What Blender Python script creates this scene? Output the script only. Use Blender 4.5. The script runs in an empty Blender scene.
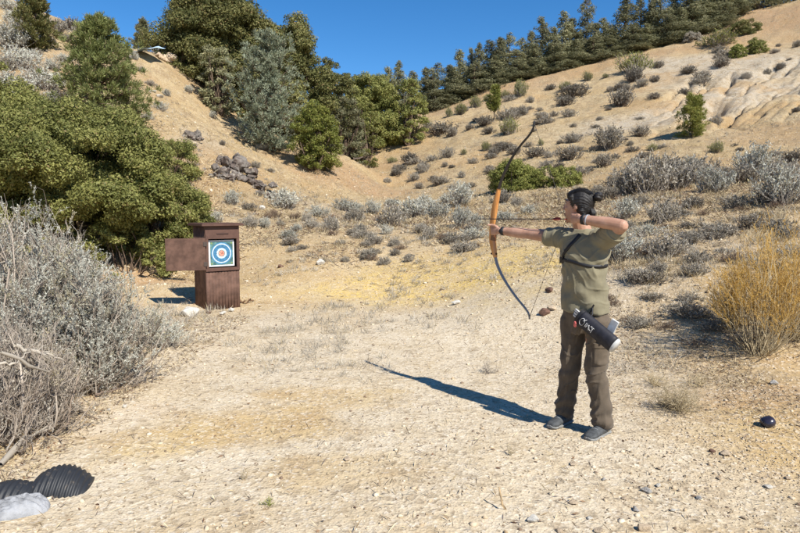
import bpy, math, random
import numpy as np
from mathutils import Vector
from mathutils.bvhtree import BVHTree
R = np.random.RandomState(7)
random.seed(7)
scene = bpy.context.scene
COL = scene.collection

# ------------------------------------------------------------------ camera
FPX = 600.0; CX = 400.0; CY = 266.5; HOR = 56.0; CAMZ = 1.6
PITCH = math.atan(HOR / FPX)
cd = bpy.data.cameras.new('camera'); cam = bpy.data.objects.new('camera', cd); COL.objects.link(cam)
cam.location = (0, 0, CAMZ); cam.rotation_euler = (math.pi / 2 - PITCH, 0, 0)
cd.sensor_width = 36; cd.lens = 27.0; cd.clip_start = 0.05; cd.clip_end = 5000
scene.camera = cam
cp, sp = math.cos(PITCH), math.sin(PITCH)

def raydir(px, py):
    dx = (px - CX) / FPX; dy = -(py - CY) / FPX
    return np.array([dx, cp + dy * sp, -sp + dy * cp])

def P(px, py, Y):
    d = raydir(px, py); t = Y / d[1]
    return np.array([d[0] * t, Y, CAMZ + d[2] * t])

def proj(p):
    x, y, z = p[0], p[1], p[2] - CAMZ
    f = y * cp - z * sp; u = y * sp + z * cp
    return CX + FPX * x / f, CY - FPX * u / f

# ------------------------------------------------------------------ noise
def _hash(ix, iy, s):
    h = (ix.astype(np.int64) * 374761393 + iy.astype(np.int64) * 668265263 + s * 974634777) & 0xffffffff
    h = ((h ^ (h >> 13)) * 1274126177) & 0xffffffff
    return ((h ^ (h >> 16)) & 0xffffff) / float(0xffffff)

def vnoise(x, y, s=0):
    x = np.asarray(x, float); y = np.asarray(y, float)
    ix = np.floor(x); iy = np.floor(y); fx = x - ix; fy = y - iy
    fx = fx * fx * fx * (fx * (fx * 6 - 15) + 10); fy = fy * fy * fy * (fy * (fy * 6 - 15) + 10)
    a = _hash(ix, iy, s); b = _hash(ix + 1, iy, s); c = _hash(ix, iy + 1, s); d = _hash(ix + 1, iy + 1, s)
    return (a + (b - a) * fx + (c - a) * fy + (a - b - c + d) * fx * fy) * 2 - 1

def fbm(x, y, s=0, o=4):
    r = 0; a = 1.0; t = 0
    for k in range(o):
        c, sn = math.cos(k * 1.1), math.sin(k * 1.1)
        r = r + a * vnoise((x * c - y * sn) * 2 ** k, (x * sn + y * c) * 2 ** k, s + k); t += a; a *= .5
    return r / t

# ------------------------------------------------------------------ terrain
_pts = [(210,215,17),(230,210,20),(235,180,24),(210,150,26),(195,130,28),(150,110,27),(100,125,24),(40,90,27),(0,80,26),
 (0,5,38),(45,30,36),(100,52,37),(140,53,37),(172,62,40),(-60,-30,42),(-80,60,28),(-160,40,30),(-260,-40,40),(205,105,36),(240,135,35),(280,156,34),(326,167,34),(335,151,39),(350,157,39),(366,169,39),(382,183,39),(345,172,35),(362,184,35),
 (360,190,33),(385,197,34),(250,160,29),(300,190,27),(330,200,28),(270,215,20.5),(300,240,16),(250,235,16.5),
 (335,168,46),(355,174,46),(375,176,46),(372,160,52),(345,148,58),(400,135,58),(425,113,68),(380,120,66),
 (440,107,70),(504,82,72),(566,69,74),(612,55,75),(650,49,75),(690,38,76),(712,32,77),(738,14,80),(800,0,82),(900,-40,84),(1050,-90,80),
 (550,110,57),(650,100,51),(780,90,47),(700,60,62),(790,45,63),(480,125,55),(880,60,50),
 (450,150,44),(540,140,44),(600,150,37),(690,137,36),(750,150,31),(420,165,42),(850,150,28),
 (430,190,33),(500,190,29),(600,190,23),(700,190,19),(790,190,16),(900,190,15),
 (350,220,24),(450,215,23),(540,215,18),(620,225,13.5),(700,230,11.5),(790,225,10.5),(900,240,9),
 (300,262,13.5),(350,262,13.7),(400,262,13.5),(460,262,12.5),(520,265,11),(580,262,10.2),(650,265,9),(790,270,7.6),(900,290,7),
 (400,296,11),(460,300,10),(500,302,9),(560,308,8),(650,315,7.2),(780,335,6.1),(890,370,5.4),
 (700,350,6.1),(790,375,5.3),(620,360,6.2),
 (160,285,11.3),(130,270,13),(60,300,11),(0,300,10),(-60,300,8),(180,272,14),(230,283,13)]
CP = [P(*p) for p in _pts]
for x, y, z in [(-2,9.5,0.0),(0,9.8,0),(-3,9.8,.0),(-3.6,9.0,.05),(-1,7,0),(1.5,7,0),(0,5,0),(2,5,0),(0,3,0),(-2,5,.02),(-2,7,.02),(-3.5,6,.1),(-3,4,.08),(-2,3,0),(-4.5,5,.28),(-4,3,.25),(-5,8,.4),(-7,6,.7),
                (2.5,3,0),(3.5,3.4,.05),(1.3,4.4,0),(3,4.5,.06),(4.5,4,.2),(6,5,.5),(0,0,0),(-3,0,.1),(3,0,.1),(0,-6,-.1),(-8,0,.8),(8,0,.9),(0,-20,-.5),(-20,-10,2),(20,-10,2.5),(0,-60,-2),(-50,-30,4),(50,-30,6),(-25,10,7),(-14,9,3.5),(-45,25,18),(-35,45,18),
                (-60,60,20),(-22,62,9),(-14,75,10),(-30,60,13),(-8,100,14),(40,95,26),(90,60,30),(70,90,33),(20,95,20),(0,88,14),(100,0,22),(40,20,11),(60,40,22),(30,0,6),(-20,50,12.5)]:
    CP.append(np.array([x, y, z]))
CP = np.array(CP)
C2 = 0.6
def _phi(d2): return -np.sqrt(d2 + C2 * C2)
def _fit():
    n = len(CP); d2 = ((CP[:, None, :2] - CP[None, :, :2]) ** 2).sum(-1)
    A = np.zeros((n + 1, n + 1)); A[:n, :n] = _phi(d2) - 0.02 * np.eye(n); A[:n, n] = 1; A[n, :n] = 1
    b = np.zeros(n + 1); b[:n] = CP[:, 2]
    return np.linalg.solve(A, b)
_W = _fit()

def sstep(a, b, v):
    t = np.clip((v - a) / (b - a), 0, 1); return t * t * (3 - 2 * t)

GC, GS = .70, .71
def H(x, y):
    x = np.atleast_1d(np.asarray(x, float)); y = np.atleast_1d(np.asarray(y, float))
    sh = x.shape; x = x.ravel(); y = y.ravel(); z = np.empty_like(x)
    for i in range(0, len(x), 40000):
        xx = x[i:i+40000]; yy = y[i:i+40000]
        d2 = (xx[:, None] - CP[None, :, 0]) ** 2 + (yy[:, None] - CP[None, :, 1]) ** 2
        z[i:i+40000] = _phi(d2) @ _W[:-1] + _W[-1]
    r = np.hypot(x, y)
    far = sstep(110, 260, r)
    z = z * (1 - far) + far * (12 + 14 * fbm(x / 160, y / 160, 5, 3))
    slope = sstep(9.5, 20, y) + sstep(4.5, 9, np.abs(x)) * (y > -5)
    slope = np.clip(slope, 0, 1)
    z = z + .018 * fbm(x / .8, y / .8, 11, 3) * (1 + 2 * slope)
    z = z + slope * (.05 * fbm(x / 1.1, y / 1.1, 12, 3) + .16 * fbm(x / 4, y / 4, 13, 4))
    z = z + sstep(20, 40, y) * (.34 * fbm(x / 9, y / 9, 14, 4) + .15 * fbm(x / 2.2, y / 2.2, 17, 4) + .05 * fbm(x / .7, y / .7, 19, 3))
    # rills on the spur, running down its fall line
    u = x * .94 - y * .34; v = x * .34 + y * .94
    m = np.exp(-(((x + 8) / 7) ** 2) ** 2) * np.exp(-(((y - 33) / 8) ** 2) ** 2)
    z = z - m * .42 * np.abs(fbm(u / 9, v / 1.0, 15, 3))
    # erosion gullies on the pale bluff of the right slope
    u = x / np.maximum(y, 1)
    m = sstep(.40, .48, u) * sstep(34, 39, y) * (1 - sstep(52, 58, y)) * (1 - .5 * sstep(.7, .8, u))
    a = x * GC - y * GS; b = x * GS + y * GC        # b runs up the fall line there
    w = .9 * fbm(x / 3.5, y / 3.5, 18, 3)
    z = z - m * 1.35 * (1 - np.abs(vnoise((a + w) / 1.7, b / 9, 16))) ** 5 - m * .45 * (1 - np.abs(vnoise((a - w) / .9, b / 6, 26))) ** 4 - m * .16 * (1 - np.abs(vnoise(a / .42, b / 3, 27))) ** 3 + m * .3
    # bluff edge below the crest
    z = z - sstep(20, 40, x + 0 * y) * 0
    return z.reshape(sh)

_T = np.geomspace(1.6, 130, 2600)
def hit(px, py):
    d = raydir(px, py); X = d[0] * _T; Y = d[1] * _T; Z = CAMZ + d[2] * _T
    g = Z - H(X, Y); k = np.argmax(g < 0)
    if g[k] >= 0: return hit(px, py + 2)
    a, b = (k - 1, k) if k > 0 else (0, 1)
    w = g[a] / (g[a] - g[b] + 1e-9); t = _T[a] + (_T[b] - _T[a]) * w
    x, y = d[0] * t, d[1] * t
    return np.array([x, y, float(H(x, y)[0])])

# ------------------------------------------------------------------ materials
def newmat(name):
    m = bpy.data.materials.new(name); m.use_nodes = True; nt = m.node_tree
    return m, nt, nt.nodes, nt.links, nt.nodes['Principled BSDF']

def mix(nt, fac, a, b, mode='MIX'):
    n = nt.nodes.new('ShaderNodeMix'); n.data_type = 'RGBA'; n.blend_type = mode
    for s, v in ((n.inputs[0], fac), (n.inputs[6], a), (n.inputs[7], b)):
        if hasattr(v, 'is_output'): nt.links.new(v, s)
        elif isinstance(v, (int, float)): s.default_value = v
        else: s.default_value = (*v, 1)
    return n.outputs[2]

def ramp(nt, val, lo, hi, a=0., b=1.):
    n = nt.nodes.new('ShaderNodeMapRange'); n.interpolation_type = 'SMOOTHSTEP'
    nt.links.new(val, n.inputs[0])
    for i, v in enumerate((lo, hi, a, b)): n.inputs[i + 1].default_value = v
    return n.outputs[0]

def math_(nt, op, a, b=0.5):
    n = nt.nodes.new('ShaderNodeMath'); n.operation = op
    for s, v in ((n.inputs[0], a), (n.inputs[1], b)):
        if hasattr(v, 'is_output'): nt.links.new(v, s)
        else: s.default_value = v
    return n.outputs[0]

def noise(nt, vec, scale, detail=4, rough=.55):
    n = nt.nodes.new('ShaderNodeTexNoise'); n.inputs['Scale'].default_value = scale
    n.inputs['Detail'].default_value = detail; n.inputs['Roughness'].default_value = rough
    if vec is not None: nt.links.new(vec, n.inputs['Vector'])
    return n.outputs[0]

def voro(nt, vec, scale, feat='F1'):
    n = nt.nodes.new('ShaderNodeTexVoronoi'); n.inputs['Scale'].default_value = scale; n.feature = feat
    if vec is not None: nt.links.new(vec, n.inputs['Vector'])
    return n

def attr(nt, name):
    n = nt.nodes.new('ShaderNodeAttribute'); n.attribute_name = name; return n

def geo_pos(nt):
    return nt.nodes.new('ShaderNodeNewGeometry').outputs['Position']

def bump(nt, h, strength, dist, prev=None):
    n = nt.nodes.new('ShaderNodeBump'); n.inputs['Strength'].default_value = strength; n.inputs['Distance'].default_value = dist
    nt.links.new(h, n.inputs['Height'])
    if prev is not None: nt.links.new(prev, n.inputs['Normal'])
    return n.outputs[0]

def plain(name, c, rough=.7, spec=.3, nscale=None, namp=.25, bstr=0, bscale=None, bdist=.002, metal=0, coat=0):
    m, nt, N, L, b = newmat(name)
    b.inputs['Base Color'].default_value = (*c, 1); b.inputs['Roughness'].default_value = rough
    b.inputs['Specular IOR Level'].default_value = spec; b.inputs['Metallic'].default_value = metal
    tc = N.new('ShaderNodeTexCoord').outputs['Object']
    if nscale:
        n = noise(nt, tc, nscale, 5, .6)
        d = tuple(max(0, v * (1 - namp)) for v in c); h = tuple(min(1, v * (1 + namp)) for v in c)
        L.new(mix(nt, ramp(nt, n, .3, .7), d, h), b.inputs['Base Color'])
    if bstr:
        L.new(bump(nt, noise(nt, tc, bscale or 60, 4, .6), bstr, bdist), b.inputs['Normal'])
    return m

def leafmat(name, a, b_, c=None, trans=.18, rough=.6, spec=.25, objvar=.15):
    """a..b_ mixed by the per-leaf value, c a rarer accent"""
    m, nt, N, L, b = newmat(name)
    v = attr(nt, 'var').outputs['Fac']
    col = mix(nt, v, a, b_)
    if c is not None:
        v2 = attr(nt, 'acc').outputs['Fac']
        col = mix(nt, v2, col, c)
    oi = N.new('ShaderNodeObjectInfo').outputs['Random']
    hs = N.new('ShaderNodeHueSaturation')
    L.new(ramp(nt, oi, 0, 1, 1 - objvar, 1 + objvar), hs.inputs['Value'])
    L.new(col, hs.inputs['Color']); col = hs.outputs[0]
    L.new(col, b.inputs['Base Color']); b.inputs['Roughness'].default_value = rough
    b.inputs['Specular IOR Level'].default_value = spec
    if trans > 0:
        t = N.new('ShaderNodeBsdfTranslucent'); L.new(col, t.inputs['Color'])
        ms = N.new('ShaderNodeMixShader'); ms.inputs[0].default_value = trans
        L.new(b.outputs[0], ms.inputs[1]); L.new(t.outputs[0], ms.inputs[2])
        L.new(ms.outputs[0], N['Material Output'].inputs['Surface'])
    return m

# ------------------------------------------------------------------ mesh helpers
class Geo:
    """collects loose geometry with a material index and two per-point values"""
    def __init__(s): s.V = []; s.Q = []; s.Tt = []; s.mq = []; s.mt = []; s.var = []; s.acc = []; s.n = 0
    def add(s, V, Q=None, T=None, mi=0, var=None, acc=None):
        V = np.asarray(V, float).reshape(-1, 3); k = len(V)
        if Q is not None and len(Q): s.Q.append(np.asarray(Q) + s.n); s.mq.append(np.full(len(Q), mi))
        if T is not None and len(T): s.Tt.append(np.asarray(T) + s.n); s.mt.append(np.full(len(T), mi))
        s.V.append(V); s.n += k
        s.var.append(np.full(k, .5) if var is None else np.broadcast_to(var, (k,)))
        s.acc.append(np.zeros(k) if acc is None else np.broadcast_to(acc, (k,)))
    def leaves(s, Pn, D, W, L, wd, mi=0, var=None, acc=None):
        """diamond leaves: base point, long axis D, width axis W"""
        n = len(Pn); L = np.broadcast_to(L, (n,))[:, None]; wd = np.broadcast_to(wd, (n,))[:, None]
        V = np.empty((n, 4, 3)); V[:, 0] = Pn; V[:, 1] = Pn + D * L * .5 + W * wd * .5; V[:, 2] = Pn + D * L; V[:, 3] = Pn + D * L * .5 - W * wd * .5
        Q = np.arange(n * 4).reshape(n, 4)
        var = np.full(n, .5) if var is None else var
        s.add(V, Q, mi=mi, var=np.repeat(np.clip(var, 0, 1), 4), acc=None if acc is None else np.repeat(acc, 4))
    def tubes(s, path, rad, sides=4, mi=0, var=None):
        """path (S,K,3), rad (S,K)"""
        path = np.asarray(path, float); S, K, _ = path.shape; rad = np.broadcast_to(rad, (S, K))
        d = path[:, -1] - path[:, 0]; d /= np.linalg.norm(d, axis=1, keepdims=True) + 1e-9
        ref = np.where(np.abs(d[:, 2:3]) > .8, np.array([[1., 0, 0]]), np.array([[0., 0, 1]]))
        a = np.cross(d, ref); a /= np.linalg.norm(a, axis=1, keepdims=True) + 1e-9; b = np.cross(d, a)
        an = np.arange(sides) * 2 * np.pi / sides
        off = a[:, None, None] * np.cos(an)[None, None, :, None] + b[:, None, None] * np.sin(an)[None, None, :, None]
        V = path[:, :, None] + off * rad[:, :, None, None]
        base = (np.arange(S) * K * sides)[:, None, None]
        i = np.arange(K - 1)[None, :, None] * sides; j = np.arange(sides)[None, None, :]; j2 = (j + 1) % sides
        Q = np.stack([base + i + j, base + i + j2, base + i + sides + j2, base + i + sides + j], -1).reshape(-1, 4)
        v = None if var is None else np.repeat(var, K * sides)
        s.add(V, Q, mi=mi, var=v)
    def mesh(s, name, mats, smooth=False):
        V = np.concatenate(s.V); me = bpy.data.meshes.new(name)
        Q = np.concatenate(s.Q) if s.Q else np.zeros((0, 4), int); T = np.concatenate(s.Tt) if s.Tt else np.zeros((0, 3), int)
        me.vertices.add(len(V)); me.vertices.foreach_set('co', V.astype(np.float32).ravel())
        me.loops.add(Q.size + T.size); me.loops.foreach_set('vertex_index', np.concatenate([Q.ravel(), T.ravel()]).astype(np.int32))
        me.polygons.add(len(Q) + len(T))
        st = np.concatenate([np.arange(len(Q)) * 4, Q.size + np.arange(len(T)) * 3]).astype(np.int32)
        me.polygons.foreach_set('loop_start', st)
        mi = np.concatenate((s.mq or [np.zeros(0)]) + (s.mt or [np.zeros(0)])).astype(np.int32)
        for m in (mats if isinstance(mats, (list, tuple)) else [mats]): me.materials.append(m)
        me.polygons.foreach_set('material_index', mi)
        me.update(calc_edges=True)
        for nm, arr in (('var', s.var), ('acc', s.acc)):
            a = me.attributes.new(nm, 'FLOAT', 'POINT'); a.data.foreach_set('value', np.concatenate(arr).astype(np.float32))
        if smooth: me.polygons.foreach_set('use_smooth', np.ones(len(me.polygons), bool))
        return me

def link(name, me, parent=None, loc=None, rotz=0, scale=1):
    o = bpy.data.objects.new(name, me); COL.objects.link(o)
    if parent is not None: o.parent = parent
    if loc is not None: o.location = tuple(float(v) for v in loc)
    o.rotation_euler = (0, 0, rotz)
    o.scale = (scale, scale, scale) if np.isscalar(scale) else scale
    return o
def tag(o, label, cat, group=None, kind=None):
    if label: o['label'] = label
    if cat: o['category'] = cat
    if group: o['group'] = group
    if kind: o['kind'] = kind
    return o
def thing(name, label, cat, loc, rotz=0, group=None, scale=1):
    return tag(link(name, None, None, loc, rotz, scale), label, cat, group)
def dup(root, loc, rotz=0, scale=1, label=None):
    r = root.copy(); COL.objects.link(r); r.location = tuple(float(v) for v in loc); r.rotation_euler = (0, 0, rotz)
    r.scale = (scale, scale, scale) if np.isscalar(scale) else scale
    if label: r['label'] = label
    for ch in list(root.children):
        c = ch.copy(); COL.objects.link(c); c.parent = r
    return r
def unit(v): return v / (np.linalg.norm(v, axis=-1, keepdims=True) + 1e-9)
def rdirs(n, rs=R): return unit(rs.normal(size=(n, 3)))
def perp(D, rs=R): return unit(np.cross(D, rs.normal(size=D.shape)))
# ------------------------------------------------------------------ ground sheet
SUN_DIR = unit(np.array([-.622, .783, 0.])); SUN_EL = math.radians(45.5)

def blob(x, y, px, py, rx, ry, rot=0, at=None):
    c = hit(px, py) if at is None else at
    dx = x - c[0]; dy = y - c[1]; cr, sr = math.cos(rot), math.sin(rot)
    u = (dx * cr + dy * sr) / rx; v = (-dx * sr + dy * cr) / ry
    w = fbm(x / (rx * .5), y / (ry * .5), 31, 4) * .7
    return np.clip(1.25 - (u * u + v * v) + w, 0, 1)

def build_ground():
    th = np.concatenate([np.linspace(-180, -48, 90)[:-1], np.linspace(-48, 46, 800), np.linspace(46, 180, 90)[1:-1]]) * math.pi / 180
    rr = np.concatenate([[.02], np.geomspace(.6, 110, 760), np.geomspace(114, 2500, 40)])
    TH, RR = np.meshgrid(th, rr)
    X = RR * np.sin(TH); Y = RR * np.cos(TH); Z = H(X, Y)
    nr, nc = X.shape
    V = np.stack([X, Y, Z], -1).reshape(-1, 3)
    i = np.arange(nr - 1)[:, None] * nc; j = np.arange(nc)[None, :]; j2 = (j + 1) % nc
    Q = np.stack([i + j, i + nc + j, i + nc + j2, i + j2], -1).reshape(-1, 4)
    g = Geo(); g.add(V, Q)
    me = g.mesh('ground', MAT_GROUND, smooth=True)
    x, y = V[:, 0], V[:, 1]
    masks = {}
    tr = np.clip(sstep(-3.6, -2.3, x + .25 * (y - 5)) * (1 - sstep(1.6, 3.0, x - .35 * (y - 5))) * (1 - sstep(8.5, 11, y)) + .5 * fbm(x / .9, y / .9, 41, 4) * sstep(-5, -3, x) * (1 - sstep(3.5, 5, x)) * (1 - sstep(9, 12, y)), 0, 1)
    masks['pale'] = tr
    masks['yellow'] = np.clip(blob(x, y, 480, 272, 3.0, 2.6) + .8 * blob(x, y, 400, 292, 2.2, 1.2) + .6 * blob(x, y, 530, 300, 1.2, 1.0) + .5 * blob(x, y, 150, 460, .5, .3), 0, 1)
    masks['white'] = np.clip(blob(x, y, 718, 70, 9, 9) + .8 * blob(x, y, 630, 125, 5, 4) + .9 * blob(x, y, 770, 100, 10, 5) + .8 * blob(x, y, 710, 95, 6, 4) + .7 * blob(x, y, 370, 141, 3.5, 2.5)
                             + .7 * blob(x, y, 205, 145, 1.2, 2.6) + .5 * blob(x, y, 720, 500, 1.0, .5) + .5 * blob(x, y, 330, 212, 3, 1.5), 0, 1)
    masks['orange'] = np.clip(.9 * blob(x, y, 350, 178, 4.5, 3.5) + blob(x, y, 760, 22, 9, 9) + .8 * blob(x, y, 600, 66, 14, 4) + .7 * blob(x, y, 480, 100, 9, 4)
                              + .8 * blob(x, y, 150, 281, 2.0, .9) + .75 * blob(x, y, 60, 420, .8, .45, .4) + .7 * blob(x, y, 385, 166, 3, 2) + .6 * blob(x, y, 770, 395, 1.0, .3)
                              + .5 * blob(x, y, 240, 110, 4, 5) + .6 * blob(x, y, 70, 70, 4, 4) + .5 * blob(x, y, 790, 130, 4, 3), 0, 1)
    lit = sstep(1.0, 2.6, x - .25 * (y - 5)) * (1 - sstep(17, 24, y)) * sstep(4.6, 6.0, y + .2 * x)
    lit = np.maximum(lit, np.exp(-((y - 19) / 5.5) ** 2) * sstep(-9, -4, x) * .8)
    masks['pale'] = np.clip(masks['pale'] - .9 * blob(x, y, 258, 425, .75, .4) - .8 * blob(x, y, 330, 398, .7, .35) - .6 * blob(x, y, 340, 470, .6, .3) - .6 * blob(x, y, 160, 440, .5, .3), 0, 1)
    masks['litter'] = np.clip(lit * (.75 + .6 * fbm(x / 1.3, y / 1.3, 51, 4)), 0, 1)
    masks['far'] = sstep(10, 22, y)
    for k, v in masks.items():
        a = me.attributes.new(k, 'FLOAT', 'POINT'); a.data.foreach_set('value', v.astype(np.float32))
    o = link('ground', me); o['kind'] = 'structure'
    return o

def make_ground_mat():
    m, nt, N, L, b = newmat('gravelly sand')
    pos = geo_pos(nt)
    n_big = noise(nt, pos, .35, 5, .6); n_mid = noise(nt, pos, 2.2, 6, .65); n_sm = noise(nt, pos, 14, 5, .7); n_fine = noise(nt, pos, 75, 3, .7)
    col = mix(nt, ramp(nt, n_big, .35, .65), (.47, .335, .155), (.54, .42, .24))
    col = mix(nt, ramp(nt, n_mid, .38, .68, 0, .7), col, (.40, .265, .125))
    col = mix(nt, math_(nt, 'MULTIPLY', math_(nt, 'MULTIPLY', attr(nt, 'yellow').outputs['Fac'], ramp(nt, n_sm, .38, .60, .25, 1)), ramp(nt, n_mid, .36, .56, .25, 1.0)), col, (.64, .46, .13))
    col = mix(nt, math_(nt, 'MULTIPLY', attr(nt, 'orange').outputs['Fac'], ramp(nt, n_mid, .3, .7, .95, .5)), col, (.38, .21, .095))
    col = mix(nt, math_(nt, 'MULTIPLY', attr(nt, 'white').outputs['Fac'], ramp(nt, n_mid, .3, .65, .9, .45)), col, (.50, .45, .37))
    pale = mix(nt, ramp(nt, n_mid, .35, .7), (.58, .505, .385), (.50, .415, .285))
    col = mix(nt, math_(nt, 'MULTIPLY', attr(nt, 'pale').outputs['Fac'], .85), col, pale)
    lit = mix(nt, ramp(nt, n_sm, .35, .65), (.22, .165, .105), (.42, .32, .20))
    col = mix(nt, math_(nt, 'MULTIPLY', attr(nt, 'litter').outputs['Fac'], ramp(nt, n_mid, .3, .62, .85, .25)), col, lit)
    fa = attr(nt, 'far').outputs['Fac']; nq = noise(nt, pos, 1.1, 7, .78); nq2 = noise(nt, pos, 5.5, 5, .75); nq3 = noise(nt, pos, .12, 4, .6)
    col = mix(nt, math_(nt, 'MULTIPLY', fa, ramp(nt, nq, .50, .62, 0, .6)), col, (.27, .19, .105))
    col = mix(nt, math_(nt, 'MULTIPLY', fa, ramp(nt, nq2, .54, .68, 0, .7)), col, (.22, .165, .105))
    col = mix(nt, math_(nt, 'MULTIPLY', fa, ramp(nt, nq2, .44, .34, 0, .6)), col, (.60, .49, .32))
    col = mix(nt, math_(nt, 'MULTIPLY', fa, ramp(nt, nq3, .5, .62, 0, .55)), col, (.44, .27, .11))
    # grit of mixed stones
    v = voro(nt, pos, 55); vc = v.outputs['Color']
    sep = N.new('ShaderNodeSeparateColor'); L.new(vc, sep.inputs[0])
    col = mix(nt, ramp(nt, sep.outputs[0], .80, .95, 0, .55), col, (.70, .63, .52))
    col = mix(nt, ramp(nt, sep.outputs[1], .86, .97, 0, .6), col, (.17, .12, .075))
    col = mix(nt, ramp(nt, n_fine, .42, .62, 0, .35), col, (.30, .215, .13))
    v2 = voro(nt, pos, 17); sep2 = N.new('ShaderNodeSeparateColor'); L.new(v2.outputs['Color'], sep2.inputs[0])
    col = mix(nt, ramp(nt, sep2.outputs[0], .84, .96, 0, .4), col, (.24, .175, .105))
    col = mix(nt, ramp(nt, sep2.outputs[1], .90, .99, 0, .25), col, (.66, .58, .46))
    L.new(col, b.inputs['Base Color']); b.inputs['Roughness'].default_value = .95; b.inputs['Specular IOR Level'].default_value = .15
    far = attr(nt, 'far').outputs['Fac']
    n_5 = noise(nt, pos, 4.5, 6, .75); n_p = noise(nt, pos, 1.1, 7, .75)
    hb = N.new('ShaderNodeBump'); hb.inputs['Distance'].default_value = .22; L.new(math_(nt, 'MULTIPLY', far, .8), hb.inputs['Strength']); L.new(n_5, hb.inputs['Height'])
    h1 = bump(nt, n_mid, .22, .08, hb.outputs[0])
    h2 = bump(nt, n_sm, .3, .018, h1)
    h3 = bump(nt, v2.outputs['Distance'], .35, .02, h2)
    h3 = bump(nt, v.outputs['Distance'], .5, .008, h3)
    h4 = bump(nt, n_fine, .6, .006, h3)
    L.new(h4, b.inputs['Normal'])
    return m
MAT_GROUND = make_ground_mat()
ground = build_ground()

# ------------------------------------------------------------------ light
world = bpy.data.worlds.new('World'); scene.world = world; world.use_nodes = True
wn = world.node_tree; sky = wn.nodes.new('ShaderNodeTexSky'); sky.sky_type = 'NISHITA'; sky.sun_disc = False
sky.sun_elevation = SUN_EL
toward = (-SUN_DIR[0], -SUN_DIR[1])
sky.sun_rotation = math.atan2(toward[0], toward[1])
sky.altitude = 2200; sky.air_density = 1.0; sky.dust_density = .0; sky.ozone_density = 3.0
hs = wn.nodes.new('ShaderNodeHueSaturation'); hs.inputs['Saturation'].default_value = 1.3
wn.links.new(sky.outputs[0], hs.inputs['Color'])
bg = wn.nodes['Background']; wn.links.new(hs.outputs[0], bg.inputs[0]); bg.inputs[1].default_value = .105
sl = bpy.data.lights.new('sun', 'SUN'); sl.energy = 4.9; sl.angle = math.radians(.53); sl.color = (1, .95, .86)
so = bpy.data.objects.new('sun', sl); COL.objects.link(so); so.location = (6, -8, 12)
sd = Vector((SUN_DIR[0] * math.cos(SUN_EL), SUN_DIR[1] * math.cos(SUN_EL), -math.sin(SUN_EL)))
so.rotation_euler = sd.to_track_quat('-Z', 'Y').to_euler()
vs = scene.view_settings; vs.view_transform = 'Standard'; vs.look = 'None'; vs.exposure = .62; vs.gamma = 1; vs.use_curve_mapping = False
scene.cycles.max_bounces = 6; scene.cycles.diffuse_bounces = 3; scene.cycles.transmission_bounces = 3; scene.cycles.glossy_bounces = 2; scene.cycles.transparent_max_bounces = 4
# ------------------------------------------------------------------ vegetation materials
M_JUN = leafmat('juniper leaf', (.14,.155,.042), (.345,.34,.105), (.30,.22,.10), trans=.3)
M_OAK = leafmat('oak leaf', (.10,.11,.035), (.255,.24,.085), (.30,.21,.09), trans=.3)
M_BLUE = leafmat('pinyon needle', (.17,.20,.135), (.37,.40,.275), (.30,.26,.17), trans=.28)
M_ROUND = leafmat('bright oak leaf', (.12,.145,.025), (.29,.29,.07), (.28,.23,.09), trans=.28)
M_PINE = leafmat('pine needle', (.115,.14,.045), (.27,.29,.105), (.28,.23,.12), trans=.28)
M_RIDGE = leafmat('ridge pine needle', (.145,.15,.078), (.325,.31,.17), (.36,.29,.16), trans=.3, objvar=.22)
M_SAGE = leafmat('sage leaf', (.25,.22,.175), (.46,.42,.345), (.34,.28,.15), trans=.1, rough=.8)
M_SAGEL = leafmat('silver sage leaf', (.37,.37,.31), (.62,.615,.53), (.45,.38,.20), trans=.12, rough=.8)
M_SAGED = leafmat('dull sage leaf', (.19,.165,.13), (.385,.35,.285), (.32,.26,.15), trans=.1, rough=.8, objvar=.25)
M_YG = leafmat('yellow green leaf', (.13,.15,.03), (.30,.30,.08), (.36,.30,.10))
M_GOLD = leafmat('rabbitbrush gold', (.64,.38,.08), (.76,.52,.17), (.42,.31,.12), trans=.25)
M_STRAW = leafmat('dry straw', (.40,.31,.17), (.62,.52,.34), (.25,.17,.09), trans=.15, rough=.8)
M_BROWNLEAF = leafmat('dead brush', (.16,.085,.05), (.34,.22,.13), (.10,.05,.03), rough=.85)
M_TWIG = leafmat('grey twig', (.16,.13,.105), (.36,.32,.27), trans=0, rough=.85)
M_DTWIG = leafmat('dark twig', (.07,.05,.038), (.2,.15,.115), trans=0, rough=.85)
M_SILVER = leafmat('bleached wood', (.24,.21,.17), (.38,.34,.28), trans=0, rough=.8)
M_BARK = plain('bark', (.12,.085,.06), .9, .2, 9, .5, .8, 30, .01)
M_DEADWOOD = plain('dead grey wood', (.36,.31,.25), .9, .2, 12, .3)

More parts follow.
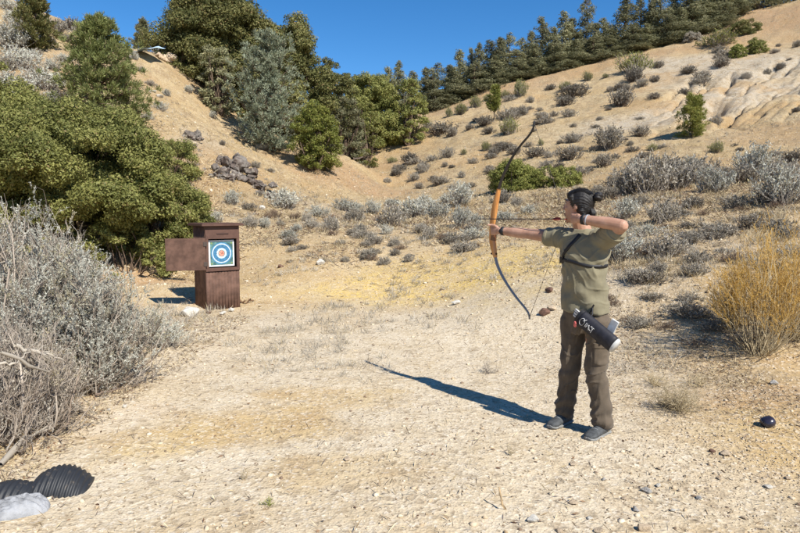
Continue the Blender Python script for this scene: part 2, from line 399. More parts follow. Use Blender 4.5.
def crown_puffs(g, centers, radii, n_per, leaf, rs, mi=0, squash=.8, up=.35, aspect=.5, shell=(.6, 1.0), accp=.06, cen=None):
    """dense leafy puffs: leaves lie in a puff's outer volume, roughly facing outwards"""
    for c, r in zip(centers, radii):
        n = max(8, int(n_per * (r ** 2)))
        d = rdirs(n, rs); rad = r * rs.uniform(shell[0] ** 2, shell[1] ** 2, n) ** .5
        lump = 1 + .22 * np.sin(d[:, 0] * 5 + c[0] * 9) * np.sin(d[:, 1] * 5 + c[1] * 7) + .12 * np.sin(d[:, 2] * 9 + c[2] * 5)
        p = c + d * (rad * lump)[:, None] * np.array([1, 1, squash])
        nrm = unit(d + rs.normal(size=(n, 3)) * .38 + np.array([0, 0, up]))
        D = unit(np.cross(nrm, rs.normal(size=(n, 3))) + d * .45)
        W = unit(np.cross(D, nrm))
        tone = rs.uniform(.08, .88)
        var = tone + rs.normal(size=n) * .2
        acc = (rs.uniform(size=n) < accp) * rs.uniform(.4, 1, n)
        s = leaf * rs.uniform(.6, 1.35, n)
        g.leaves(p - D * s[:, None] * .5, D, W, s, s * aspect, mi, var, acc)

def limb_paths(base, ends, rs, K=7, bend=.12, sag=0):
    base = np.broadcast_to(base, ends.shape); L = np.linalg.norm(ends - base, axis=1)[:, None, None]
    t = np.linspace(0, 1, K)[None, :, None]
    p = base[:, None] * (1 - t) + ends[:, None] * t
    w = rs.normal(size=p.shape) * L * bend * .35; w[:, 0] = 0; w[:, -1] = 0
    w = (w + np.roll(w, 1, 1) * .5); w[:, 0] = 0
    mid = np.sin(t * np.pi) * L * bend * rs.normal(size=(len(ends), 1, 3))
    p = p + w + mid + np.array([0, 0, -1.]) * np.sin(t * np.pi) * L * sag
    return p

def put(px, py, dz=0.0):
    h = hit(px, py)
    return h + np.array([0, 0, dz]) if h is not None else None
def mpp(pt): return pt[1] / FPX                     # metres per photo pixel at a point

# broad-leaved or juniper-like bush / tree made of lobes -------------------------------------------------
def lobed_crown(w, dpt, h, nlobe, rs, lobe=(.2, .36), n_puff=7, z0=.0, conical=0.0):
    """lobes spread evenly over an uneven rounded hull, with some inside; each lobe is a bunch of puffs"""
    cs, rr = [], []
    ph = rs.uniform(0, 6.28, 4)
    for k in range(nlobe):
        zz = -.72 + 1.7 * ((k + rs.uniform(0, 1)) / nlobe) ** 1.12; zz = min(zz, .98)
        a = k * 2.39996 + rs.normal() * .25
        rad = math.sqrt(max(0, 1 - max(zz, -.25) ** 2 * (.92 if zz > 0 else 1.2)))
        q = 1.0 if k % 4 else rs.uniform(.35, .75)
        q *= 1 + .13 * math.sin(a * 2 + ph[0]) + .10 * math.sin(a * 3 + ph[1] + zz * 2) + rs.normal() * .07
        u = (zz + .72) / 1.7
        shrink = 1 - conical * max(0, u - .2) / .8
        r = rs.uniform(*lobe) * min(w, h * 1.3) * .5 * (1 - .4 * conical * u)
        p = np.array([math.cos(a) * rad * q * shrink * (w / 2 - r * .8), math.sin(a) * rad * q * shrink * (dpt / 2 - r * .8), z0 + r * .35 + u * (h - z0 - r * 1.25) * (1 + .06 * math.sin(a * 2 + ph[2]))])
        for _ in range(n_puff):
            dd = rdirs(1, rs)[0]; dd[2] = abs(dd[2]) * .9 - .25
            cs.append(p + dd * r * rs.uniform(.5, .95)); rr.append(r * rs.uniform(.36, .62))
    return np.array(cs), np.array(rr)

def lobed_tree(name, label, cat, loc, w, dpt, h, mat, nlobe, leaf, dens, seed, z0=0, group=None, trunk_h=None, conical=0, lobe=(.2, .36), stems=3, n_puff=7, extra=None, accp=.06, squash=.8):
    rs = np.random.RandomState(seed)
    cs, rr = lobed_crown(w, dpt, h, nlobe, rs, lobe, n_puff, z0, conical=conical)
    if extra is not None: cs, rr = extra(cs, rr, rs)
    g = Geo(); crown_puffs(g, cs, rr, dens, leaf, rs, accp=accp, squash=squash)
    t = thing(name, label, cat, loc, 0, group)
    link('crown' if cat == 'tree' else 'foliage', g.mesh('crown', mat), t)
    g2 = Geo()
    k = rs.choice(len(cs), min(len(cs), 40), replace=False)
    base = np.zeros((len(k), 3)); k = k[cs[k][:, 2] > h * .3] if (cs[k][:, 2] > h * .3).sum() > 6 else k; base = np.zeros((len(k), 3)); base[:, :2] = rs.normal(size=(len(k), 2)) * w * .03; base[:, 2] = -.3
    pth = limb_paths(base, cs[k], rs, 7, .05)
    rad = np.linspace(1, .15, 7)[None] * (h * .012 + .01) * rs.uniform(.6, 1.3, (len(k), 1))
    g2.tubes(pth, rad, 5)
    mains = np.array([[rs.normal() * w * .08, rs.normal() * w * .08, h * .55] for _ in range(stems)])
    g2.tubes(limb_paths(np.array([0, 0, -.4]), mains, rs, 8, .03), np.linspace(1, .3, 8)[None] * h * .035, 7)
    link('trunk' if cat == 'tree' else 'branches', g2.mesh('trunk', M_BARK, True), t)
    return t

# conifers with whorls of branches ---------------------------------------------------------------------------
def conifer_meshes(h, w, seed, nwh=14, per=5, tuft=(28, .2, .035), dens=1.0, mat=M_PINE, base=.12, up=.35, taper=1.0, irregular=.3, along=5, needle_up=.5, trunk_r=None, spread=.10, lean=0, rag=0):
    rs = np.random.RandomState(seed); g = Geo(); gt = Geo()
    K = 10; t = np.linspace(0, 1, K)
    bend = np.cumsum(rs.normal(size=(K, 2)) * .012 * h, 0); bend[0] = 0
    tp = np.stack([bend[:, 0] + lean * t * t * h, bend[:, 1], t * h - .3 * (1 - t)], -1)
    tr = (trunk_r or h * .022)
    gt.tubes(tp[None], (np.linspace(1, .12, K) * tr)[None], 7)
    tips = []
    paths = []
    sector = rs.uniform(.6, 1.15, 8)
    for i in range(nwh):
        f = base + (1 - base) * (i + rs.uniform(-.3, .3)) / nwh
        f = min(max(f, base), .985)
        z = f * h
        prof = (1 - (f - base) / (1 - base)) ** taper
        low = min(1, .55 + (f - base) * 3)
        for j in range(per + rs.randint(0, 2)):
            a = rs.uniform(0, 2 * np.pi)
            if rs.uniform() < rag: continue
            L = (w / 2 * prof * low + .05 * w) * rs.uniform(1 - irregular, 1 + irregular * .6) * sector[int(a / (2 * np.pi) * 8) % 8]
            x0 = np.array([np.interp(f, t, tp[:, 0]), np.interp(f, t, tp[:, 1]), z])
            el = up * rs.uniform(.5, 1.4) + .5 * (f - .4)
            e = x0 + np.array([math.cos(a) * L, math.sin(a) * L, L * el])
            p = limb_paths(x0[None], e[None], rs, 5, .07)[0]
            p[1:4, 2] -= np.array([.04, .06, .03]) * L
            paths.append((p, L))
            for s in np.linspace(.35, 1, along):
                c = np.array([np.interp(s, np.linspace(0, 1, 5), p[:, q]) for q in range(3)])
                side = rs.normal(size=3) * spread * L * (1.4 - s * .5); side[2] *= .5
                tips.append((c + side, unit(e - x0), rs.uniform()))
    tips.append((tp[-1], np.array([0, 0, 1.]), .5))
    P_ = np.array([q[0] for q in paths]); Ls = np.array([q[1] for q in paths])
    gt.tubes(P_, np.linspace(1, .2, 5)[None] * (.012 * Ls[:, None] + .1 * tr), 4)
    n, L, wd = tuft; n = int(n * dens)
    C = np.array([q[0] for q in tips]); Dn = np.array([q[1] for q in tips]); tone = np.array([q[2] for q in tips])
    Cr = np.repeat(C, n, 0); Dr = np.repeat(Dn, n, 0)
    D = unit(Dr * .6 + rs.normal(size=Cr.shape) * .62 + np.array([0, 0, needle_up])); Nn = unit(rs.normal(size=Cr.shape) * .6 + np.array([0, 0, .8]) + Dr * .5)
    start = Cr + D * L * rs.uniform(0, .5, (len(D), 1)) + rs.normal(size=Cr.shape) * L * .22
    tn = np.repeat(tone, n)
    g.leaves(start, D, unit(np.cross(D, Nn)), L * rs.uniform(.6, 1.1, len(D)), wd, 0, .25 + .5 * tn + rs.normal(size=len(D)) * .15, (rs.uniform(size=len(D)) < .08) * .8)
    return g.mesh('crown', mat), gt.mesh('trunk', M_BARK, True)

def conifer_thing(name, label, loc, meshes, rotz=0, scale=1, group=None, cat='tree'):
    t = thing(name, label, cat, loc, rotz, group, scale)
    link('crown', meshes[0], t); link('trunk', meshes[1], t)
    return t

# sagebrush ------------------------------------------------------------------------------------------------------
def sage_mesh(seed, leafm, nst=70, nleaf=26, h=.62, w=1.0, leaf=.05, lw=.4, dome=.8, twigm=M_TWIG, accp=.08, flat=0, fine=1, r0=.011, upright=.6, leaf_from=.35):
    rs = np.random.RandomState(seed); g = Geo()
    a = rs.uniform(0, 2 * np.pi, nst); q = rs.uniform(0, 1, nst) ** .6
    lob = 1 + .25 * np.sin(a * 2 + rs.uniform(0, 6)) + .15 * np.sin(a * 3 + rs.uniform(0, 6))
    ex = np.cos(a) * q * w / 2 * lob; ey = np.sin(a) * q * w / 2 * lob
    ez = h * (np.sqrt(np.clip(1 - (q * dome) ** 2, .04, 1))) * rs.uniform(.7, 1.08, nst)
    E = np.stack([ex, ey, ez], -1); B = np.stack([ex * .12, ey * .12, np.full(nst, -.06)], -1)
    K = 6; p = limb_paths(B, E, rs, K, .10)
    t = np.linspace(0, 1, K)[None, :, None]
    p[:, :, 2] -= (np.sin(t * np.pi) * .12 * h)[:, :, 0] * (q[:, None])
    g.tubes(p, np.linspace(1, .15, K)[None] * r0 * rs.uniform(.6, 1.4, (nst, 1)), 3, 1, rs.uniform(0, 1, nst))
    # side shoots
    m = 4 * fine
    s = rs.uniform(.4, .95, (nst, m)); k = np.clip((s * (K - 1)).astype(int), 0, K - 2); f = s * (K - 1) - k
    ii = np.arange(nst)[:, None]
    S = p[ii, k] * (1 - f[..., None]) + p[ii, k + 1] * f[..., None]
    dirm = unit(p[ii, k + 1] - p[ii, k] + rs.normal(size=S.shape) * [.02 * w, .02 * w, .0] * 2 + np.array([0, 0, upright * .12 * h]))
    dirm = unit(dirm + rs.normal(size=S.shape) * .35)
    S = S.reshape(-1, 3); Dm = dirm.reshape(-1, 3); L = h * rs.uniform(.15, .32, len(S))
    E2 = S + Dm * L[:, None]
    p2 = limb_paths(S, E2, rs, 3, .1)
    g.tubes(p2, np.array([.45, .3, .1])[None] * r0, 3, 1, rs.uniform(.2, 1, len(S)))
    # leaves along shoots and outer stems
    tot = nst * nleaf; idx = rs.randint(0, len(p2), tot); u = rs.uniform(0, 1, tot)
    A = p2[idx, 0] * (1 - u[:, None]) + p2[idx, 2] * u[:, None]
    Dl = unit(p2[idx, 2] - p2[idx, 0]); D = unit(Dl + rs.normal(size=A.shape) * .7 + np.array([0, 0, .2]))
    keep = A[:, 2] > h * leaf_from * rs.uniform(.2, 1, tot)
    A, D = A[keep], D[keep]
    tone = rs.uniform(.2, .8, nst)[(idx[keep] // m)]
    sz = leaf * rs.uniform(.5, 1.2, len(A))
    g.leaves(A, D, perp(D, rs), sz, sz * lw, 0, tone + rs.normal(size=len(A)) * .2, (rs.uniform(size=len(A)) < accp) * .9)
    return g.mesh('sagebrush', [leafm, twigm])
# ------------------------------------------------------------------ large plants, left side
# juniper bush mass on the left
def at_h(px, py, dz=0):
    return put(px, py, dz)
def jun(name, label, px, py, Y, w, dpt, h, nl, seed, lobe=(.2, .32), dens=2600):
    x = (px - CX) / FPX * Y; z = float(H(x, Y)[0])
    return lobed_tree(name, label, 'bush', (x, Y, z - .15), w, dpt, h, M_JUN, nl, .062, dens, seed, lobe=lobe, n_puff=9)
jun('juniper_bush', 'huge dark green juniper bush behind the brown target box and the grey sagebrush', 62, 0, 14.3, 5.9, 4.8, 2.95, 150, 3, lobe=(.20, .32), dens=5200)
jun('juniper_bush', 'tall green juniper bush cut off by the left edge of the photo', -30, 0, 15.0, 3.4, 3.6, 3.1, 60, 4, dens=4200)
jun('juniper_bush', 'small green juniper bush peeping out above the large one beside the rock outcrop', 172, 0, 21.5, 2.3, 2.0, 1.55, 24, 5, dens=4000)

jun('juniper_bush', 'right shoulder of juniper growth beside the huge bush, just left of the box door', 156, 0, 14.6, 2.7, 2.8, 2.1, 52, 8, dens=4800)
jun('juniper_bush', 'low skirt of green juniper at the foot of the huge bush, nearest the box', 128, 0, 12.9, 2.6, 1.6, 1.0, 26, 6, dens=4200)
jun('juniper_bush', 'low green juniper growth under the left part of the huge bush', 40, 0, 12.8, 3.0, 1.6, 1.2, 30, 7, dens=4200)
# pine in front of the left slope
pm = conifer_meshes(4.2, 3.9, 14, nwh=16, per=8, tuft=(60, .17, .028), base=.08, up=.35, taper=.8, irregular=.2, along=6, spread=.16)
pt = np.array([(111 - CX) / FPX * 23.5, 23.5, 0]); pt[2] = float(H(pt[0], pt[1])[0])
conifer_thing('pine_tree', 'open green pine standing between the juniper bush and the left skyline', pt, pm, .6)
# little dark conifer on the upper left slope
c = put(37, 50)
conifer_thing('conifer_tree', 'small dark olive conifer on the upper left slope among pale sagebrush', c, conifer_meshes(2.6, 1.9, 12, nwh=12, per=6, tuft=(26, .2, .05), mat=M_OAK, base=.04, up=.5, taper=.6, spread=.16), 0)
c = P(142, 50, 44); c[2] = float(H(c[0], c[1])[0])
conifer_thing('conifer_tree', 'tiny dark pointed conifer on the left skyline above the blue sheet', c, conifer_meshes(1.6 + 210 - 27 and (1.6 + (210 - 26) / FPX * 44 - c[2]), 1.6, 13, nwh=12, per=5, tuft=(24, .2, .05), mat=M_RIDGE, base=.05, up=.2, taper=.9), 0)

def tree_by_px(name, label, cat, pxc, pytop, Y, wpx, mat, nl, leaf, dens, seed, pybase=None, dptf=.85, **k):
    x = (pxc - CX) / FPX * Y; z = float(H(x, Y)[0])
    if pybase is not None: z = min(z, P(pxc, pybase, Y)[2] + .0) if False else z
    top = P(pxc, pytop, Y)[2]; w = wpx / FPX * Y
    return lobed_tree(name, label, cat, (x, Y, z - .1), w, w * dptf, top - z + .1, mat, nl, leaf, dens, seed, **k)

G_DRAW = 'trees and bushes in the draw between the two hills'
tree_by_px('oak_tree', 'largest dark olive oak behind the spur, cut off by the top edge', 'tree', 222, -14, 41, 108, M_OAK, 120, .15, 900, 21, group=G_DRAW, lobe=(.22, .34), n_puff=9)
tree_by_px('oak_tree', 'dark oak with rounded tops between the tallest oak and the blue grey pinyon', 'tree', 287, 18, 43, 88, M_OAK, 95, .15, 900, 22, group=G_DRAW, lobe=(.22, .34), n_puff=9)
tree_by_px('oak_tree', 'shorter dark oak stepping down the draw to the right of the oaks', 'tree', 333, 60, 49, 56, M_OAK, 60, .15, 900, 23, group=G_DRAW)
tree_by_px('oak_tree', 'grey green oak low in front of the tallest oak, left of the pinyon', 'tree', 222, 42, 37.2, 38, M_RIDGE, 48, .12, 1100, 24, group=G_DRAW, lobe=(.2, .34))
# blue grey pinyon: dense cone
x, Y = (276 - CX) / FPX * 35.0, 35.0; z = float(H(x, Y)[0])
pm = conifer_meshes(P(276, 38, Y)[2] - z, 4.6, 25, nwh=20, per=8, tuft=(30, .20, .045), mat=M_BLUE, base=.04, up=.55, taper=.62, irregular=.35, along=6, spread=.20)
conifer_thing('pinyon_tree', 'blue grey conical pinyon in front of the dark oaks above the bare spur', (x, Y, z), pm, .3, group=G_DRAW)
tree_by_px('oak_tree', 'round bright green oak at the foot of the trees on the spur edge', 'tree', 317, 100, 33.5, 46, M_ROUND, 70, .09, 1900, 26, group=G_DRAW, lobe=(.24, .36))
tree_by_px('oak_tree', 'grey green oak just right of the round bright one', 'tree', 345, 94, 45, 44, M_RIDGE, 48, .13, 1000, 27, group=G_DRAW)
tree_by_px('oak_tree', 'mid green bush tree with a flat foot near the bottom of the draw', 'tree', 366, 101, 50, 30, M_JUN, 36, .12, 1100, 28, group=G_DRAW)
tree_by_px('oak_tree', 'broad green oak filling the head of the draw', 'tree', 372, 71, 56, 66, M_JUN, 75, .16, 800, 29, group=G_DRAW)
tree_by_px('oak_tree', 'green oak at the right end of the draw next to the dead snag', 'tree', 408, 76, 55, 38, M_JUN, 48, .15, 850, 30, group=G_DRAW)
tree_by_px('oak_tree', 'dark oak low behind the pinyon and the round bright green oak', 'tree', 272, 70, 40, 74, M_OAK, 60, .15, 900, 31, group=G_DRAW)
tree_by_px('oak_tree', 'olive oak on the skyline between the dark oak and the ridge pines', 'tree', 352, 72, 60, 40, M_OAK, 44, .16, 800, 32, group=G_DRAW)

# shrubs on the left skyline between the blue sheet and the oaks
for px_, top, Y, w, m, lab in [(157, 40, 46, 26, M_YG, 'olive shrub on the left skyline just right of the tiny conifer'), (172, 34, 44, 30, M_SAGED, 'grey brown shrub on the skyline touching the left side of the oaks'), (186, 46, 39, 30, M_OAK, 'dark olive shrub at the left foot of the tallest oak')]:
    tree_by_px('shrub', lab, 'shrub', px_, top, Y, w, m, 14, .15, 500, px_)

# ------------------------------------------------------------------ ridge pines
def clumpy_pine(h, w, seed):
    rs = np.random.RandomState(seed); n = 84; cs = []; rr = []; ph = rs.uniform(0, 6)
    for k in range(n):
        f = .06 + .92 * (k + rs.uniform()) / n; prof = (1 - f) ** .8 * (.95 + .25 * math.sin(f * 17 + ph)) + .06; a = rs.uniform(0, 6.28); q = rs.uniform(.2, 1) ** .6
        cs.append([math.cos(a) * q * prof * w / 2, math.sin(a) * q * prof * w / 2, f * h]); rr.append(rs.uniform(.38, .75) * (.45 + .75 * prof))
    g = Geo(); crown_puffs(g, np.array(cs), np.array(rr), 420, .20, rs, aspect=.4, squash=.8)
    gt = Geo(); cs = np.array(cs); tp = np.zeros((1, 8, 3)); tp[0, :, 2] = np.linspace(-.3, h * .97, 8); tp[0, 1:, :2] = rs.normal(size=(7, 2)) * .12
    gt.tubes(tp, np.linspace(1, .15, 8)[None] * .15, 6); st = cs.copy(); st[:, :2] *= .05; st[:, 2] -= .3
    gt.tubes(np.stack([st, (st + cs) / 2 - [0, 0, .05], cs], 1), np.array([[.05, .03, .015]]), 4)
    return g.mesh('crown', M_RIDGE), gt.mesh('trunk', M_BARK, True)
rv = []
for k, (hh, ww, kw) in enumerate([(8, 4.4, dict(taper=.7, irregular=.5)), (8, 3.6, dict(taper=.9, irregular=.4)), (8, 5.0, dict(taper=.5, irregular=.5)), (8, 3.8, dict(taper=.7, irregular=.4)), (8, 4.2, dict(taper=1.0, irregular=.4)), (8, 3.9, dict(taper=.6, irregular=.5))]):
    if False: rv.append(conifer_meshes(hh, ww, 60 + k, nwh=17, per=6, tuft=(20, .38, .10), mat=M_RIDGE, base=.05, up=.75, along=5, spread=.15, **kw))
    else: rv.append(clumpy_pine(hh, [4.0, 2.6, 4.6, 2.2, 3.6, 3.0][k], 60 + k))
tops = [(388,66,104,20),(399,60,105,18),(413,71,106,20),(425,66,107,16),(437,62,106,20),(448,64,104,18),(458,49,101,20),(469,47,98,13),(477,42,97,15),(488,40,94,22),(497,36,90,18),(506,32,84,20),(519,37,83,18),(527,30,80,14),(537,16,77,20),(549,26,74,18),(559,11,71,20),(566,17,69,20),(575,30,67,14),(581,-3,66,17),(590,22,62,16),(597,17,60,18),(606,24,57,16),(618,-6,56,24),(632,-2,54,18),(643,0,52,16),(651,-14,50,22),(664,-10,46,18),(677,-20,42,24),(690,-22,40,22),(703,-30,37,22),(716,-32,33,24),(731,-40,22,22),(745,-44,16,24),(760,-50,11,22),(776,-56,7,24),(792,-60,3,24)]
first = []
for k, (px_, top, bs, w) in enumerate(tops):
    Y = float(np.interp(px_, [385, 440, 504, 566, 612, 650, 712, 738, 800], [64, 71.5, 73, 75, 76, 76.5, 78.5, 81, 83])) + (k * 37 % 5) * .5
    x = (px_ - CX) / FPX * Y; z = float(H(x, Y)[0]); hh = P(px_, top, Y)[2] - z
    ms = rv[(k * 5 + k // 6) % 6]
    s = hh / 8.0; sx = (w * 1.85 / FPX * Y) / (4.0)
    spot = 'cut off by the top edge' if top < -8 else ('tall and reaching the top edge' if top < 5 else ('tall' if hh > 6 else 'short'))
    conifer_thing('ridge_pine', None, (x, Y, z - .15), ms, k * 1.7, (sx, sx, s * 1.02), 'pines along the ridge')
    first.append((px_, w, spot))
# second row just behind, fills the row
tops2 = [(432,74,18),(453,66,18),(473,60,18),(492,54,18),(513,48,18),(531,42,18),(552,38,18),(571,38,18),(588,34,18),(603,34,18),(625,26,18),(638,22,18),(657,10,20),(671,6,20),(684,0,20),(697,-4,20),(710,-8,20),(724,-12,20),(442,88,20),(463,84,20),(483,78,20),(503,72,20),(522,67,20),(541,62,20),(561,58,20),(580,54,20),(598,50,20),(614,46,20),(630,42,20),(648,38,20),(668,32,20),(688,26,20),(705,20,20)]
allr = [o for o in COL.objects if o.name.startswith('ridge_pine')]
for k, (px_, top, w) in enumerate(tops2):
    Y = float(np.interp(px_, [385, 440, 504, 566, 612, 650, 712, 738, 800], [64, 71.5, 73, 75, 76, 76.5, 78.5, 81, 83])) - .9
    x = (px_ - CX) / FPX * Y; z = float(H(x, Y)[0]); hh = P(px_, top, Y)[2] - z
    s = hh / 8.0; sx = (w * 2.0 / FPX * Y) / 4.0
    conifer_thing('ridge_pine', None, (x, Y, z - .15), rv[(k * 3 + 2) % 6], k * 2.1 + 1, (sx, sx, s), 'pines along the ridge')
rp = sorted([o for o in COL.objects if o.name.startswith('ridge_pine')], key=lambda o: o.location.x / o.location.y)
ords = ['first', 'second', 'third', 'fourth', 'fifth', 'sixth', 'seventh', 'eighth', 'ninth', 'tenth', 'eleventh', 'twelfth', 'thirteenth', 'fourteenth', 'fifteenth', 'sixteenth', 'seventeenth', 'eighteenth', 'nineteenth', 'twentieth']
for i, o in enumerate(rp):
    px_, py_ = proj(o.location + Vector((0, 0, 8 * o.scale[2])))
    hgt = 8 * o.scale[2]
    kind = 'tall ragged' if hgt > 6.6 else ('medium' if hgt > 4.6 else 'short dense')
    j = len(rp) - 1 - i
    if i < 20: w = f'{kind} grey green ridge pine, {ords[i]} from the row left end'
    elif j < 20: w = f'{kind} grey green ridge pine, {ords[j]} from the row right end'
    elif i < 40: w = f'{kind} ridge pine mid row, {ords[i-20]} to the right of the twentieth pine'
    else: w = f'{kind} ridge pine mid row, {ords[i-40]} past the fortieth pine from the left'
    o['label'] = w
# ------------------------------------------------------------------ shrubs on the slopes
SV = [sage_mesh(100 + k, M_SAGE, 85, 42, .60, 1.0, .056, .45, twigm=M_TWIG) for k in range(4)]
SD = [sage_mesh(120 + k, M_SAGED, 90, 40, .50, 1.0, .054, .45, twigm=M_DTWIG, upright=.4) for k in range(4)]
SL = [sage_mesh(140 + k, M_SAGEL, 85, 44, .66, 1.0, .052, .42, twigm=M_TWIG) for k in range(3)]
SB = [sage_mesh(160 + k, M_BROWNLEAF, 80, 10, .45, 1.0, .04, .4, twigm=M_DTWIG, upright=.3) for k in range(2)]
YG = [sage_mesh(180 + k, M_YG, 110, 46, .72, 1.0, .045, .45, twigm=M_TWIG, upright=.8, leaf_from=.1) for k in range(3)]
GRP = {'sage': (SV, 'grey', 'sagebrush'), 'dull': (SD, 'dull purple grey', 'sagebrush'), 'pale': (SL, 'pale silver', 'sagebrush'), 'brown': (SB, 'dead brown', 'brush'), 'yg': (YG, 'yellow green', 'shrub')}
LAND = [(517,175,'the olive bushes beside the bow'), (692,118,'the young pine on the right slope'), (494,104,'the little sapling on the slope'), (434,98,'the dead snag'),
 (592,205,'the archer head'), (532,130,'the upper bow tip'), (490,215,'the bow grip'), (524,308,'the lower bow tip'), (317,140,'the round bright green oak'), (218,262,'the target box'),
 (232,170,'the rock outcrop'), (105,75,'the left pine'), (36,28,'the small olive conifer'), (147,52,'the blue sheet'), (755,300,'the golden rabbitbrush'), (660,172,'the wide sagebrush thicket'),
 (637,66,'the yellow green bush under the pines'), (721,40,'the flat green bush under the ridge'), (753,50,'the two toned green shrub'), (760,155,'the pale feathery shrub'), (320,260,'the white pocked rock'),
 (271,212,'the rusty brush heap'), (360,172,'the orange gully foot'), (100,200,'the big juniper bush'), (700,70,'the white soil patch'), (770,20,'the orange top corner'), (600,310,'the archer hips'), (770,423,'the black ball'), (60,330,'the big foreground sagebrush')]
used = set()
def rel(px, py, lx, ly):
    dx, dy = px - lx, py - ly; a = math.degrees(math.atan2(-dy, dx)) % 360
    return ['right of', 'up right of', 'above', 'up left of', 'left of', 'down left of', 'below', 'down right of'][int((a + 22.5) // 45) % 8]
def autolabel(px, py, w, col, kind):
    size = 'tiny' if w < 9 else 'small' if w < 14 else 'medium' if w < 22 else 'large' if w < 34 else 'very large'
    c = sorted(LAND, key=lambda q: math.hypot(px - q[0], py - q[1]))[:5]
    for q in c:
        d = math.hypot(px - q[0], py - q[1])
        dist = 'right beside and' if d < 22 else 'just' if d < 40 else 'a bit' if d < 65 else 'well' if d < 110 else 'far'
        l = f'{size} {col} {kind} {dist} {rel(px, py, q[0], q[1])} {q[2]}'
        if l not in used: used.add(l); return l
    for s_ in ('low', 'rounded', 'ragged', 'flattened', 'bushy'):
        q = c[0]; l = f'{size} {s_} {col} {kind} {rel(px, py, q[0], q[1])} {q[2]}'
        if l not in used: used.add(l); return l
    l = f'{size} {col} {kind} between {c[0][2]} and {c[1][2]}'; used.add(l); return l
_al = autolabel
def autolabel(*a):
    l = _al(*a)
    while len(l.split()) > 16:
        l2 = l.replace('right beside and ', 'beside and ').replace('yellow green bush', 'green bush').replace('dull purple grey', 'purple grey').replace(' the ', ' ', 1)
        if l2 == l: break
        l = l2
    return l
NS = 0
def shrub(px, py, w, kind='sage', hf=1.0, label=None, sink=.03):
    """py is the shrub's foot, w its width in photo pixels"""
    global NS
    p = hit(px, py)
    if p is None: return
    ms, col, nm = GRP[kind]; NS += 1
    W = w / FPX * p[1] * (1.22 if kind != 'yg' else 1.1)
    o = link({'sagebrush': 'sagebrush', 'brush': 'dead_brush', 'shrub': 'green_shrub'}[nm], ms[NS % len(ms)], None, p + [0, 0.15 * W, -sink], NS * 2.3, (W * (1.0 + .22 * math.sin(NS * 1.7)), W * (1.0 + .2 * math.sin(NS * 2.9)), W * hf * (1.12 + .14 * math.sin(NS * 4.1))))
    tag(o, label or autolabel(px, py - w * .3, w, col, nm), 'shrub', {'sagebrush': 'sagebrush dotted over the slopes', 'brush': 'dead brush on the slopes', 'shrub': 'yellow green shrubs on the slopes'}[nm])
    return o
L1 = '''440,135,26;452,137,14;409,143,12;397,141,14;485,126,14;470,130,12;507,121,16;521,115,10;510,101,10;465,112,8;490,134,12;502,149,14;494,156,12;410,163,18;432,161,10;447,158,12;445,167,8;452,168,7;424,170,12;400,171,12;490,171,12;515,155,14;
550,90,10;575,97,24;635,82,20;642,87,12;622,90,13;611,92,8;720,53,12;725,58,14;722,67,15;659,68,13;689,74,14;703,78,12;702,85,16;656,82,12;685,95,10;747,79,9;768,74,7;781,69,9;790,60,5;798,47,8;779,47,6;655,99,12;776,53,7;
565,106,16;531,103,10;522,116,12;509,120,16;543,119,12;554,117,8;570,117,13;540,111,6;622,107,26;596,128,7;573,143,15;641,137,15;612,149,34;632,152,10;506,151,14;536,157,20;549,158,10;571,160,20;579,151,8;605,167,20;637,169,16;644,158,12;546,168,10;717,125,12;797,112,8;628,92,10;600,120,6;590,172,12;560,168,10;
413,165,14;414,181,11;419,189,10;440,185,18;397,176,12;423,173,12;504,203,18;518,206,12;490,174,12;433,180,10;452,190,8;470,188,10;387,183,8;462,178,9;
392,226,26;355,222,20;331,231,18;360,233,14;394,246,12;420,233,14;280,226,10;250,227,18;307,222,10;340,245,10;372,240,14;408,262,10;384,265,12;345,262,9'''
for q in L1.replace('\n', '').split(';'):
    a, b_, c = map(float, q.split(',')); shrub(a, b_, c, 'dull' if b_ < 190 and (int(a) % 3) else 'sage', .8 + .25 * ((int(a * 7) % 10) / 10))
for a, b_, c, hf in [(461,206,27,.9),(414,218,28,.9),(436,219,22,1),(461,227,22,1),(474,239,20,.8),(317,217,16,.8),(620,262,38,.9),(628,219,32,.9),(715,193,28,1.0),(790,205,40,1.1),(282,209,28,.95),(372,214,18,.8),(345,211,18,.8),(392,207,16,.7),(425,207,18,.7),(447,203,14,.8),(505,222,18,.8),(530,214,14,.7),(620,238,22,.8),(650,236,22,.7)]:
    shrub(a, b_, c, 'pale', hf)
for a, b_, c, hf in [(668,223,30,.9),(755,227,28,.8),(670,258,42,.8),(695,208,20,.8),(738,208,24,.8),(772,204,30,.9),(615,188,20,.8),(683,216,16,.8),(640,205,20,.6),(790,238,22,.7),(720,232,24,.6),(640,280,26,.6),(700,262,26,.6),(655,300,30,.5),(690,318,34,.6),(640,328,26,.6),(720,330,30,.55),(600,196,18,.7),(580,176,16,.8)]:
    shrub(a, b_, c, 'dull' if int(a) % 2 else 'sage', hf)
for a, b_, c, hf in [(444,240,18,.8),(415,217,20,.9),(460,250,16,.6),(378,222,16,.8),(400,250,16,.6),(670,330,34,.5),(700,345,30,.45),(755,345,36,.5),(780,208,22,.7),(640,246,18,.6),(290,262,9,.6),(560,236,14,.6)]:
    shrub(a, b_, c, 'brown', hf)
for a, b_, c, hf in [(510,135,22,.85),(521,97,16,1.1),(505,98,9,1.1),(461,115,14,.9),(476,108,14,.9),(392,163,8,1),(486,151,10,1),(464,155,6,1.1),(427,128,12,1),(405,125,9,1),(637,73,30,.75),(606,78,8,.7),(588,81,12,.8),(566,91,13,.8),(721,46,32,.6),(541,146,7,1),(717,153,14,1),(653,151,9,1),(449,117,9,1),(487,101,9,1)]:
    shrub(a, b_, c, 'yg', hf)
